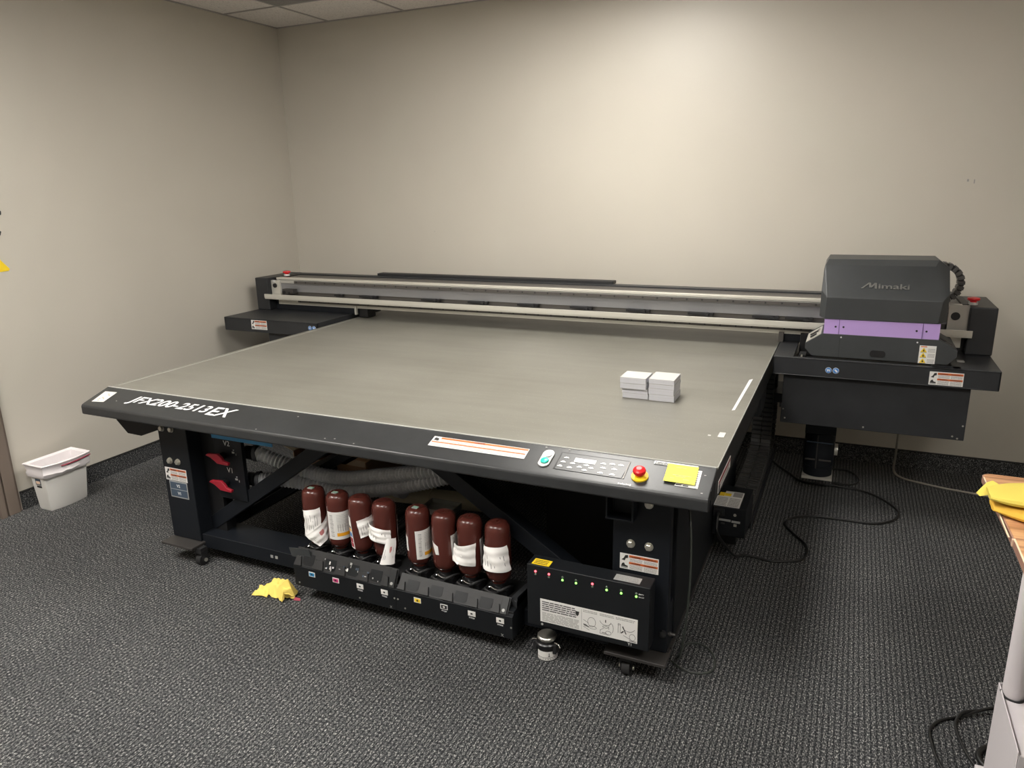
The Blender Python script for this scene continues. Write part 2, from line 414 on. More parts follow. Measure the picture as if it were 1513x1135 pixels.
b = MB(); aprect(b, 1.803, 1.936, .055, .16, 'silver'); lines(b, AP(1.806, .155), apu, apv, .06, .012, 2, 'ink', seed=8, lift=.0012); b.build('serial_plate', PR)
# emergency stop on the apron
def estop(c, n, r, par, base=True):
    e = MB().lathe(c, [(r * 1.3, 0), (r * 1.3, .005), (r * .7, .006), (r * .7, .010)], 'yellow', axis=n).build('emergency_stop', par, smooth=True)
    e['label'] = 'round yellow base under the red stop button'
    c = Vector(c) + Vector(n) * .010
    k = MB().lathe(c, [(r * .55, 0), (r * .55, .006), (r * .95, .009), (r, .014), (r * .93, .019), (r * .6, .023), (r * .2, .0245)], 'red', axis=n)
    k.lathe(c + Vector(n) * .0225, [(r * .42, 0), (r * .42, .0022), (r * .30, .0024)], 'pink', axis=n)
    k.build('red_button', e, smooth=True)
    return e
estop(AP(1.777, .64, 0), apn, .020, PR)
# white instruction sheet under the sticky note
b = MB(); q = [AP(1.885, .76), AP(1.953, .76), AP(1.951, .19), (AP(1.90, .19))]
b.add(q + [p + apn * .0006 for p in q], [(0, 1, 2, 3), (7, 6, 5, 4), (0, 1, 5, 4), (1, 2, 6, 5), (2, 3, 7, 6), (3, 0, 4, 7)], 'white')
for i in range(7): aprect(b, 1.938, 1.948, .25 + .065 * i, .27 + .065 * i, 'print', .0014, .0003)
aprect(b, 1.888, 1.905, .70, .735, 'ink', .0014, .0003); aprect(b, 1.909, 1.925, .71, .745, 'ink', .0014, .0003)
b.build('instruction_label', PR)
# chips in the apron paint near the control panel
b = MB()
for i in range(7): aprect(b, 1.722 + .006 * i, 1.7235 + .006 * i + random.uniform(0, .0015), .93 + (.012 if i % 2 else 0), .955 + random.uniform(0, .02), 'bolt', .0012, .0003)
for (x, f) in [(-.52, .62), (.42, .2), (.62, .9), (.66, .86), (.75, .93), (1.44, .08), (1.52, .06), (1.96, .3), (1.965, .86), (.30, .94)]: aprect(b, x, x + .006, f, f + .03, 'print', .001, .0003)
b.build('paint_chips', PR)['kind'] = 'stuff'
# marks and tape on the bed
b = MB().add([(1.944, .596, .7695), (1.954, .605, .7695), (1.960, 1.09, .7695), (1.947, 1.068, .7695), (1.944, .596, .7705), (1.954, .605, .7705), (1.960, 1.09, .7705), (1.947, 1.068, .7705)],
       [(0, 1, 2, 3), (7, 6, 5, 4), (0, 1, 5, 4), (1, 2, 6, 5), (2, 3, 7, 6), (3, 0, 4, 7)], 'text')
MB().box(1.945, 1.965, .275, .325, .7695, .7715, 'tape').build('tape_scrap', PR); MB().box(1.912, 1.922, .277, .287, .7695, .771, 'tape').build('tape_scrap', PR)
b.build('white_tape', PR)['label'] = 'narrow white tape strip on the right of the bed'
b = MB(); b.box(1.9905, 1.9922, .03, .27, .672, .712, 'white').box(1.992, 1.9926, .04, .26, .698, .708, 'redv').box(1.992, 1.9926, .035, .06, .675, .695, 'ink')
lines(b, (1.992, .07, .676), (0, 1, 0), (0, 0, 1), .18, .02, 3, 'print', seed=12, lift=.0004)
b.build('side_warning_label', PR)
MB().box(1.990, 1.9925, -.105, -.04, .69, .735, 'deep').build('edge_slot', PR)

# legs (columns)
LG = -.009
def bolt(par, x, z, y, r=.0115):
    MB().lathe((x, y, z), [(r * 1.25, 0), (r * 1.25, .003)], 'bolt', axis=(0, -1, 0)).lathe((x, y - .003, z), [(r, 0), (r, .008), (r * .8, .0095)], 'bolt', 6, axis=(0, -1, 0)).build('bolt', par)
def leg(x0, x1, y0, y1, name='leg', zt=.70):
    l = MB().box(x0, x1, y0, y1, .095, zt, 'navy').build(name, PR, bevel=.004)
    MB().box(x0 - .005, x1 + .012, y0 - .065, y1 + .01, .083, .0945, 'plate').build('foot_plate', l, bevel=.002)
    return l
def caster(par, x, y):
    c = MB().box(x - .018, x + .018, y - .018, y + .018, .055, .083, 'rub').prism([(y - .02, .07), (y + .02, .07), (y + .012, .02), (y - .012, .02)], 'x', x - .020, x - .016, 'rub').prism([(y - .02, .07), (y + .02, .07), (y + .012, .02), (y - .012, .02)], 'x', x + .016, x + .020, 'rub').build('caster', par, bevel=.001)
    MB().cyl((x - .014, y, .026), (x + .014, y, .026), .026, 'rub', 24).cyl((x - .026, y, .026), (x + .026, y, .026), .008, 'bolt', 12).build('wheel', c, smooth=True)
l1 = leg(-.391, -.221, LG, .16); caster(l1, -.205, -.03)
l2 = leg(1.672, 1.861, LG, .030); caster(l2, 1.735, -.03)
MB().box(1.672, 1.80, .0305, .20, .095, .70, 'deep').build('leg_back', l2, bevel=.003)
MB().box(1.835, 1.860, .0305, .0745, .095, .262, 'navy').build('cover_strip', l2)
l3 = leg(-.391, -.221, 1.35, 1.52); caster(l3, -.3, 1.43)
l4 = leg(1.672, 1.861, 1.35, 1.52); caster(l4, 1.76, 1.43)
for (x, z) in ((-.340, .465), (-.292, .465), (-.362, .612), (-.305, .614)): bolt(l1, x, z, LG)
for (x, z) in ((1.733, .472), (1.793, .472), (1.789, .618)): bolt(l2, x, z, LG)
def warn(par, x0, x1, z0, z1, y, seed=1, name='warning_label'):
    b = MB().box(x0, x1, y - .0012, y, z0, z1, 'white'); w, h = x1 - x0, z1 - z0; yy = y - .0012
    b.box(x0 + .24 * w, x1 - .02 * w, yy - .0004, yy, z1 - .22 * h, z1 - .06 * h, 'orange')
    b.box(x0 + .24 * w, x1 - .02 * w, yy - .0004, yy, z0 + .36 * h, z0 + .50 * h, 'orange')
    # pictograms: a hand in rollers, a moving part
    b.prism([(x0 + .04 * w, z1 - .42 * h), (x0 + .10 * w, z1 - .30 * h), (x0 + .14 * w, z1 - .10 * h), (x0 + .21 * w, z1 - .08 * h), (x0 + .21 * w, z1 - .26 * h), (x0 + .15 * w, z1 - .30 * h), (x0 + .13 * w, z1 - .46 * h)], 'y', yy - .0004, yy, 'ink')
    b.prism([(x0 + .03 * w, z0 + .14 * h), (x0 + .06 * w, z0 + .34 * h), (x0 + .11 * w, z0 + .40 * h), (x0 + .14 * w, z0 + .26 * h), (x0 + .21 * w, z0 + .22 * h), (x0 + .21 * w, z0 + .13 * h)], 'y', yy - .0004, yy, 'ink')
    b.box(x0 + .03 * w, x0 + .21 * w, yy - .0004, yy, z0 + .07 * h, z0 + .10 * h, 'ink')
    u, v = (1, 0, 0), (0, 0, 1)
    for zz in (z1 - .19 * h, z0 + .385 * h):
        b.text('!WARNING', (x0 + .30 * w, yy, zz), u, v, h * .085, 'ink', lift=.0006, width=w * .24); b.text('!WARNING', (x0 + .63 * w, yy, zz), u, v, h * .085, 'ink', lift=.0006, width=w * .3)
    for k in (0, 1):
        lines(b, (x0 + (.26 + .37 * k) * w, yy, z0 + .53 * h), u, v, w * .34, h * .22, 3, seed=seed + k, lift=.0001)
        lines(b, (x0 + (.26 + .37 * k) * w, yy, z0 + .04 * h), u, v, w * .34, h * .30, 4, seed=seed + 5 + k, lift=.0001)
    o = b.build(name, par); return o
warn(l1, -.380, -.252, .372, .431, LG, 1); warn(l2, 1.698, 1.826, .378, .433, LG, 2)
b = MB().box(-.364, -.258, LG - .0012, LG, .292, .369, 'silver').box(-.360, -.262, LG - .0018, LG - .001, .333, .365, 'vlabel').box(-.360, -.262, LG - .0018, LG - .001, .297, .330, 'vlabel')
b.text('V2', (-.311, LG - .0018, .342), (1, 0, 0), (0, 0, 1), .0135, 'text', bold=.02, align='CENTER', lift=.0004).text('V1', (-.311, LG - .0018, .307), (1, 0, 0), (0, 0, 1), .0135, 'text', bold=.02, align='CENTER', lift=.0004)
b.build('valve_label', l1)['label'] = 'slate blue label reading V2 and V1'
# beam ends under the apron
b = MB().box(1.662, 1.668, -.06, .0, .575, .679, 'navy').box(1.746, 1.752, -.06, .0, .575, .679, 'navy').box(1.662, 1.752, -.06, .0, .569, .575, 'navy')
b.build('open_bracket', PR, bevel=.001)
MB().prism([(-.665, .69), (-.662, .612), (-.600, .555), (-.515, .553), (-.3925, .598), (-.3925, .69)], 'y', .0, .12, 'navy').build('corner_brace', PR, bevel=.004)
# rails
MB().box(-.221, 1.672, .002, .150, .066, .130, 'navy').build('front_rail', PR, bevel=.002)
b = MB()
for x in (.168, .193): b.box(x, x + .014, .0008, .003, .093, .106, 'silver')
b.build('rail_sticker', PR)
MB().box(-.221, 1.672, 1.38, 1.45, .095, .16, 'navy').build('rear_rail', PR, bevel=.002)
MB().box(-.245, -.195, .16, 1.35, .095, .17, 'navy').build('side_rail', PR, bevel=.002)
def beamxz(x0, z0, x1, z1, h, y0, y1, name, mt='navy'):
    d = Vector((x1 - x0, 0, z1 - z0)).normalized(); n = Vector((-d.z, 0, d.x)) * h
    o = Vector((x0, y0, z0)); L = math.hypot(x1 - x0, z1 - z0)
    return MB().obox(o, d * L, n, (0, y1 - y0, 0), mt).build(name, PR, bevel=.002)
beamxz(-.218, .118, .62, .69, .060, .062, .115, 'diagonal_brace')
beamxz(.83, .66, 1.66, .128, .058, .062, .125, 'diagonal_brace')
beamxz(-.22, .085, .50, .535, .040, .268, .300, 'diagonal_brace')
beamxz(-.218, .118, .62, .69, .060, 1.38, 1.44, 'diagonal_brace')
beamxz(.83, .66, 1.66, .128, .058, 1.38, 1.44, 'diagonal_brace')
# electrical cabinet under the right half and right side cover
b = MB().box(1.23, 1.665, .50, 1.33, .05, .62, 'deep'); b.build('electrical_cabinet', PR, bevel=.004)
b = MB().box(1.835, 1.866, .075, 1.34, .10, .655, 'blkd'); b.build('side_cover', PR, bevel=.003)
MB().box(1.866, 1.872, .02, .80, .092, .102, 'plate').box(1.862, 1.866, .0, 1.3, .086, .10, 'plate').build('side_trim', PR)
b = MB(); b.box(1.82, 1.852, .040, .070, .335, .348, 'white').box(1.83, 1.850, .048, .060, .268, .30, 'print')
b.tube([(1.81, .05, .385), (1.835, .05, .38), (1.845, .055, .348)], .003, 'gcord').tube([(1.815, .04, .26), (1.845, .05, .29), (1.83, .06, .33)], .004, 'rub').tube([(1.83, .055, .23), (1.85, .06, .27), (1.82, .065, .32)], .003, 'rub')
b.build('wiring', PR)
MB().cyl((1.861, .012, .158), (1.885, .012, .158), .0055, 'plate').cyl((1.866, .012, .158), (1.871, .012, .158), .009, 'plate').build('cable_gland', l2, smooth=True)

# power supply box and cable chain on the right side
b = MB().box(1.868, 2.002, .78, 1.02, .165, .292, 'blkd'); psu = b.build('power_box', PR, bevel=.003)
b = MB().box(1.872, 1.915, .776, .7805, .255, .285, 'rub').box(1.879, 1.908, .772, .777, .26, .28, 'deep').build('power_inlet', psu)
b = MB().box(1.884, 1.942, .7775, .7795, .232, .241, 'silver').box(1.946, 1.980, .7775, .7795, .230, .239, 'silver').box(1.903, 1.918, .776, .7795, .218, .224, 'plate').box(1.955, 1.967, .774, .7795, .215, .225, 'bolt')
b.lathe((1.958, .7795, .265), [(.006, 0), (.006, .003)], 'bolt', axis=(0, -1, 0)).build('socket_labels', psu)
b = MB(); zt = .2925
b.box(1.868, 1.972, .79, .895, zt, zt + .0006, 'white').box(1.895, 1.972, .895, .955, zt, zt + .0006, 'white').box(1.874, 1.895, .895, .935, zt, zt + .0006, 'yellow').box(1.896, 1.922, .90, .93, zt + .0006, zt + .001, 'yellow').box(1.930, 1.968, .90, .95, zt + .0006, zt + .001, 'print')
lines(b, (1.872, .795, zt), (1, 0, 0), (0, 1, 0), .045, .09, 6, 'print', seed=21); lines(b, (1.922, .795, zt), (1, 0, 0), (0, 1, 0), .045, .09, 6, 'print', seed=22)
b.build('rating_label', psu)['label'] = 'white and yellow rating labels on top of the box'
MB().box(1.868, 2.004, 1.02, 2.10, .10, .115, 'blk').box(1.998, 2.004, 1.0, 2.10, .10, .135, 'blk').box(1.870, 1.96, .84, 1.02, .10, .165, 'deep').build('chain_tray', PR, bevel=.002)
def chain(par, path, w, h, name='cable_chain', pitch=.026, side=(1, 0, 0)):
    P = spline(path, 10); L = [0]
    for i in range(1, len(P)): L.append(L[-1] + (P[i] - P[i - 1]).length)
    b = MB(); k = int(L[-1] / pitch); j = 0; sd = Vector(side).normalized()
    for i in range(k):
        d = (i + .5) * pitch
        while j < len(L) - 2 and L[j + 1] < d: j += 1
        c = P[j].lerp(P[j + 1], (d - L[j]) / max(L[j + 1] - L[j], 1e-9)); t = (P[j + 1] - P[j]).normalized(); n = t.cross(sd)
        b.obox(c - t * pitch * .40 - sd * w / 2 - n * h / 2, t * pitch * .62, sd * w, n * h, 'chain')
        b.obox(c - t * pitch * .5 - sd * w * .42 - n * h * .36, t * pitch, sd * w * .84, n * h * .72, 'deep')
    return b.build(name, par)
for xx in (1.921, 1.972):
    chain(PR, [(xx, 1.03, .145), (xx, 1.5, .145), (xx, 1.85, .15), (xx, 2.02, .19), (xx, 2.08, .30), (xx, 2.05, .42), (xx, 1.98, .55), (xx, 1.95, .68)], .048, .038)
for xx in (1.921, 1.972):
    chain(PR, [(xx, 1.04, .195), (xx, 1.45, .195), (xx, 1.68, .20), (xx, 1.78, .24), (xx, 1.80, .34), (xx, 1.79, .50), (xx, 1.78, .66)], .048, .034)
MB().prism([(1.22, .66), (1.47, .66), (1.47, .59), (1.40, .555), (1.24, .555)], 'x', 1.93, 1.985, 'blk').build('hanging_bracket', PR, bevel=.004)
b = MB().box(1.90, 2.054, 1.86, 2.12, .455, .505, 'blk').build('gantry_bracket', PR, bevel=.002)

# wings
YF = 1.462
def wing(x0, x1, name):
    b = MB().box(x0, x1, YF, YF + .014, .712, .795, 'blk').box(x0, x1, YF, 2.16, .708, .716, 'blk').box(x0, x0 + .01, YF, 2.16, .712, .795, 'blk').box(x1 - .01, x1, YF, 2.16, .712, .795, 'blk')
    return b
b = wing(-1.461, -.69, 'w'); b.box(-1.461, -.69, YF, 2.16, .785, .796, 'blk'); lw = b.build('left_wing', PR, bevel=.004, seg=3); lw['label'] = 'left end housing of the gantry'
MB().box(-1.125, -.72, 1.50, 1.95, .60, .708, 'blk').build('lower_housing', lw, bevel=.003)
b = wing(2.006, 2.923, 'w')
b.box(2.006, 2.095, YF, 2.16, .785, .796, 'blk').box(2.74, 2.923, YF, 2.16, .785, .796, 'blk').box(2.095, 2.74, YF, YF + .022, .785, .796, 'blk').box(2.66, 2.78, YF, YF + .045, .785, .796, 'blk')
rw = b.build('right_wing', PR, bevel=.004, seg=3); rw['label'] = 'right end housing of the gantry'
b = MB().box(2.055, 2.826, 1.50, 1.95, .461, .708, 'blk')
lh = b.build('lower_housing', rw, bevel=.003)
b = MB()
for (x, z) in ((2.075, .485), (2.78, .478), (2.80, .47), (2.815, .53), (2.065, .53), (2.42, .478)): MB().lathe((x, 1.50, z), [(.004, 0), (.004, .002)], 'bolt', 10, axis=(0, -1, 0)).build('screw', lh)
MB().box(2.047, 2.056, 1.49, 1.51, .54, .56, 'rub').build('catch', lh)
warn(rw, 2.657, 2.787, .717, .776, YF, 31); warn(lw, -1.226, -1.096, .728, .788, YF, 41)
def icons(par, x, z):
    b = MB()
    for i in (0, 1):
        b.lathe((x + .031 * i, YF, z), [(.0135, 0), (.0135, .001)], 'text', 24, axis=(0, -1, 0)).lathe((x + .031 * i, YF - .001, z), [(.0125, 0), (.0125, .0006)], 'blue', 24, axis=(0, -1, 0))
    b.box(x - .007, x + .007, YF - .0022, YF - .0016, z - .001, z + .004, 'text').box(x - .006, x - .002, YF - .0022, YF - .0016, z - .006, z - .002, 'text').box(x + .002, x + .006, YF - .0022, YF - .0016, z - .006, z - .002, 'text')
    b.prism([(x + .024, z + .004), (x + .030, z + .007), (x + .040, z - .004), (x + .034, z - .008)], 'y', YF - .0022, YF - .0016, 'text')
    b.build('safety_icon', par)['label'] = 'two round blue and white safety icons'
icons(rw, 2.250, .746); icons(lw, -.747, .762)
# interior of the right wing: capping station bits, and hanging pillar beneath
MB().box(2.10, 2.735, 1.50, 2.10, .72, .735, 'deep').box(2.11, 2.14, 1.60, 1.68, .735, .78, 'rub').box(2.12, 2.128, 1.52, 1.60, .775, .781, 'bolt').box(2.11, 2.135, 1.515, 1.52, .755, .761, 'bolt').box(2.77, 2.80, 1.60, 1.63, .74, .80, 'silver').build('capping_station', rw, bevel=.001)
pl = MB().lathe((2.237, 1.80, .112), [(.070, 0), (.070, .05), (.073, .055), (.073, .23)], 'navy', 40).box(2.164, 2.310, 1.735, 1.865, .342, .43, 'navy').build('hanging_motor', rw, bevel=.002)
pl['label'] = 'glossy black cylinder hanging under the right end'
MB().box(2.165, 2.310, 1.73, 1.87, .098, .112, 'alul').build('base_plate', pl)
MB().box(2.160, 2.314, 1.734, 1.866, .43, .461, 'beige').cyl((2.309, 1.80, .25), (2.325, 1.80, .25), .03, 'alul').build('mount_plate', pl)
MB().box(2.225, 2.231, 1.724, 1.728, .16, .34, 'plate').box(2.175, 2.222, 1.722, 1.728, .205, .212, 'alud').box(2.24, 2.298, 1.722, 1.728, .205, .212, 'alud').box(2.175, 2.30, 1.722, 1.728, .30, .304, 'vlabel').lathe((2.295, 1.734, .40), [(.005, 0), (.005, .003)], 'text', 12, axis=(0, -1, 0)).build('motor_band', pl)

# posts at each end of the gantry
for (a, c, lab) in ((-1.455, -1.345, 'left end post of the gantry'), (2.818, 2.927, 'right end post of the gantry')):
    b = MB().box(a, c, 1.773, 2.14, .796, 1.018, 'blk'); p = b.build('end_post', PR, bevel=.006, seg=3); p['label'] = lab
MB().box(2.790, 2.818, 1.84, 2.12, .74, 1.02, 'deep').box(-1.345, -1.30, 1.84, 2.12, .796, 1.015, 'deep').build('post_inner', PR)
for (x, y) in ((-1.305, 1.93), (2.835, 1.86)):
    e = MB().lathe((x, y, 1.018), [(.020, 0), (.020, .012)], 'tape').build('emergency_stop', PR, smooth=True)
    MB().lathe((x, y, 1.030), [(.014, 0), (.014, .006), (.025, .009), (.027, .015), (.025, .020), (.012, .023)], 'red').build('red_button', e, smooth=True)
# beam
YB0 = 1.805
BX0, BX1 = -1.30, 2.79
b = MB().box(BX0, BX1, YB0 + .03, 2.10, .845, 1.01, 'alud').build('gantry_beam', PR)
MB().box(BX0, BX1, YB0 + .01, YB0 + .05, 1.006, 1.020, 'alul').box(BX0, BX1, YB0 + .012, YB0 + .03, .982, 1.004, 'alu').build('top_rail', b, bevel=.0015)
t = MB().box(BX0 + .16, BX1 - .12, YB0, YB0 + .014, .984, 1.001, 'alud')
t2 = MB().box(BX0 + .18, BX1 - .12, YB0, YB0 + .014, .856, .874, 'alud')
k = 0
x = BX0 + .18
while x < 2.6:
    t.cyl((x, YB0 + .002, .993), (x, YB0 - .0008, .993), .005, 'deep', 8); t2.cyl((x + .02, YB0 + .002, .865), (x + .02, YB0 - .0008, .865), .005, 'deep', 8); x += .08
t.build('upper_guide', b); t2.build('lower_guide', b)
MB().box(BX0, BX1, YB0 + .018, YB0 + .03, .925, .982, 'mirror').build('grey_face', b)
MB().box(BX0 - .06, BX1 + .045, YB0 - .055, YB0 + .03, .878, .886, 'alul').box(BX0 - .06, BX1 + .045, YB0 - .058, YB0 - .050, .886, .912, 'alul').box(BX0 - .06, BX1 + .045, YB0 - .05, YB0 + .02, .886, .898, 'alul').build('bright_ledge', b, bevel=.001)
MB().box(BX0, BX1, YB0 + .012, YB0 + .04, .836, .878, 'alul').build('lower_flange', b, bevel=.001)
for x in (-.80, -.60, -.13, .20, .53, .86, 1.19, 1.53, 1.86, 2.02):
    w = .10 if x > -.7 else .03
    m_ = MB().box(x, x + w, YB0 - .012, YB0 + .02, .914, .926, 'deep').box(x + w - .012, x + w + .008, YB0 - .016, YB0 + .018, .910, .922, 'rub').box(x + w + .012, x + w + .03, YB0 - .008, YB0 + .018, .910, .926, 'deep')
    m_.build('bracket', b)
MB().box(-1.40, BX0 + .03, YB0 + .005, YB0 + .02, .885, 1.0, 'alul').cyl((-1.31, YB0 + .006, .965), (-1.31, YB0 - .004, .965), .015, 'deep', 24).box(-1.325, -1.305, YB0 + .0, YB0 + .004, .99, 1.002, 'white').build('left_end_plate', b)
MB().box(-1.22, -1.13, YB0 - .03, YB0 + .01, .918, .948, 'plate').lathe((-1.205, YB0 - .03, .925), [(.011, 0), (.011, .004)], 'deep', 16, axis=(0, -1, 0)).lathe((-1.165, YB0 - .03, .925), [(.007, 0), (.007, .004)], 'deep', 16, axis=(0, -1, 0)).build('belt_tensioner', b)
b2 = MB().box(2.735, 2.818, YB0, YB0 + .012, .878, 1.02, 'alu').box(2.735, 2.80, YB0, YB0 + .012, .82, .878, 'alul').cyl((2.765, YB0 + .002, .968), (2.765, YB0 - .0015, .968), .019, 'deep', 28)
b2.build('right_end_plate', b)
MB().box(-1.345, 2.20, 2.06, 2.13, 1.000, 1.018, 'blk').box(-.66, 1.02, 2.10, 2.17, 1.016, 1.034, 'rub').build('chain_tray', b, bevel=.002)
MB().box(-1.33, -.645, YB0 + .02, 2.05, .796, .848, 'navy').box(-.645, -.575, YB0 + .035, 1.93, .775, .845, 'deep').box(-.655, -.64, YB0 - .0, YB0 + .02, .795, .85, 'alul').build('gantry_foot', PR, bevel=.002)
MB().box(2.006, 2.10, YB0 + .02, 2.05, .796, .845, 'navy').box(1.995, 2.02, YB0 - .01, YB0 + .02, .796, .845, 'alud').box(2.10, 2.18, YB0 - .02, 2.0, .74, .845, 'deep').build('gantry_foot', PR, bevel=.002)

# print head carriage
HD = MB().hull([(2.212, 1.5, .977), (2.668, 1.5, .979), (2.188, 1.535, .984), (2.702, 1.535, .984), (2.188, 1.88, .984), (2.702, 1.88, .984),
    (2.214, 1.5, 1.077), (2.677, 1.5, 1.077), (2.188, 1.535, 1.104), (2.702, 1.535, 1.106),
    (2.193, 1.60, 1.213), (2.642, 1.60, 1.2155), (2.203, 1.645, 1.236), (2.657, 1.645, 1.240), (2.700, 1.645, 1.208),
    (2.702, 1.88, 1.20), (2.657, 1.88, 1.238), (2.203, 1.88, 1.236), (2.188, 1.88, 1.21), (2.188, 1.62, 1.19)], 'head').build('print_head', PR, bevel=.0025)
HD['label'] = 'angular charcoal print head cover'
uu = Vector((1, 0, 0)); vv = Vector((0, .10, .137)).normalized(); hn = uu.cross(vv)
o = Vector((2.351, 1.5, 1.077)) + vv * .052
lg = MB()
for (a0, a1, b0, b1) in ((0, 0, .030, 1), (.030, 1, .034, .12), (.034, .12, .054, 1), (.054, 1, .056, 0)):
    p_ = o + uu * a0 + vv * a1 * .029; q_ = o + uu * b0 + vv * b1 * .029
    lg.obox(p_, q_ - p_, uu * .0085, hn * .003, 'logo')
lg.text('imaki', o + uu * .070, uu, vv, .026, 'logo', ext=.003, width=.124, bold=.012)
lg.build('logo_lettering', HD)
pb = MB().box(2.213, 2.679, 1.504, 1.86, .908, .978, 'purple').build('purple_band', HD)
b = MB()
for x in (2.262, 2.295, 2.590, 2.628): b.cyl((x, 1.505, .943), (x, 1.5032, .943), .0045, 'deep', 12)
b.box(2.2755, 2.2775, 1.5025, 1.505, .908, .978, 'mag').box(2.612, 2.614, 1.5025, 1.505, .908, .978, 'mag')
M['mag2'] = mat('seam_purple', (.12, .07, .2), .6)
b.mats = ['deep', 'mag2']; b.build('band_screw', pb)
hb = MB().prism([(2.208, .909), (2.139, .860), (2.139, .834), (2.171, .801), (2.724, .801), (2.755, .838), (2.755, .868), (2.684, .909)], 'y', 1.5, 1.84, 'head').build('lower_carriage', HD, bevel=.002)
b = MB().box(2.284, 2.2855, 1.4992, 1.501, .801, .905, 'deep')
b.prism([(2.414 + .012 + .012 * math.cos(a), .829 + .0155 * math.sin(a)) for a in [R(t) for t in range(90, 271, 15)]] + [(2.466 + .012 * math.cos(a), .829 + .0155 * math.sin(a)) for a in [R(t) for t in range(-90, 91, 15)]], 'y', 1.4985, 1.501, 'deep')
b.build('hand_hole', hb)
b = MB()
for (x, z) in ((2.289, .896), (2.598, .893)): b.lathe((x, 1.5, z), [(.0035, 0), (.0035, .002)], 'text', 10, axis=(0, -1, 0))
b.build('screw', hb)
b = MB().box(2.609, 2.674, 1.4985, 1.5, .801, .881, 'white').box(2.614, 2.638, 1.498, 1.499, .874, .878, 'orange')
for i, z in enumerate((.852, .829, .804)):
    b.prism([(2.613, z), (2.639, z), (2.626, z + .020)], 'y', 1.4978, 1.4986, 'yellow').prism([(2.622, z + .003), (2.630, z + .003), (2.626, z + .014)], 'y', 1.4972, 1.498, 'ink').box(2.614, 2.638, 1.4975, 1.4984, z - .0025, z, 'print')
    lines(b, (2.643, 1.4985, z), (1, 0, 0), (0, 0, 1), .028, .018, 3, 'print', seed=60 + i, lift=.0001)
b.build('hazard_label', hb)
# metal latch plates on the sloping ends of the lower carriage
sl = Vector((.069, 0, .049)).normalized(); sn = Vector((-.049, 0, .069)).normalized()
b = MB().obox(Vector((2.143, 1.503, .863)) + sn * .0005, sl * .075, (0, .20, 0), sn * .002, 'alul')
b.obox(Vector((2.160, 1.53, .878)) + sn * .0026, sl * .03, (0, .02, 0), sn * .004, 'deep').obox(Vector((2.158, 1.58, .878)) + sn * .0026, sl * .04, (0, .012, 0), sn * .004, 'deep').obox(Vector((2.155, 1.60, .876)) + sn * .0026, sl * .05, (0, .04, 0), sn * .002, 'chrome')
b.build('latch_plate', hb)
sr = Vector((.071, 0, -.041)).normalized(); sm = Vector((.041, 0, .071)).normalized()
MB().obox(Vector((2.69, 1.54, .9035)) + sm * .0005, sr * .02, (0, .03, 0), sm * .004, 'deep').obox(Vector((2.70, 1.56, .899)) + sm * .0005, sr * .045, (0, .006, 0), sm * .004, 'alud').build('latch_strip', hb)
# cable chain arc beside the head
pts = [(2.70 + .082 * math.cos(R(a)), 1.93, 1.108 + .082 * math.sin(R(a))) for a in range(100, -75, -12)]
cc = chain(PR, [(2.60, 1.93, 1.190)] + pts + [(2.69, 1.93, 1.02)], .07, .030, 'cable_chain', .024, (0, 1, 0))

# ink supply unit
IY = -.10
tr = MB().prism([(IY, .068), (IY, .156), (IY + .012, .160), (IY + .012, .17), (.10, .17), (.10, .09), (.07, .068)], 'x', .385, 1.345, 'blkd').build('ink_tray', PR, bevel=.002)
tr['label'] = 'black ink supply tray along the front'
MB().box(.864, .866, IY - .0008, IY, .07, .156, 'deep').build('tray_seam', tr)
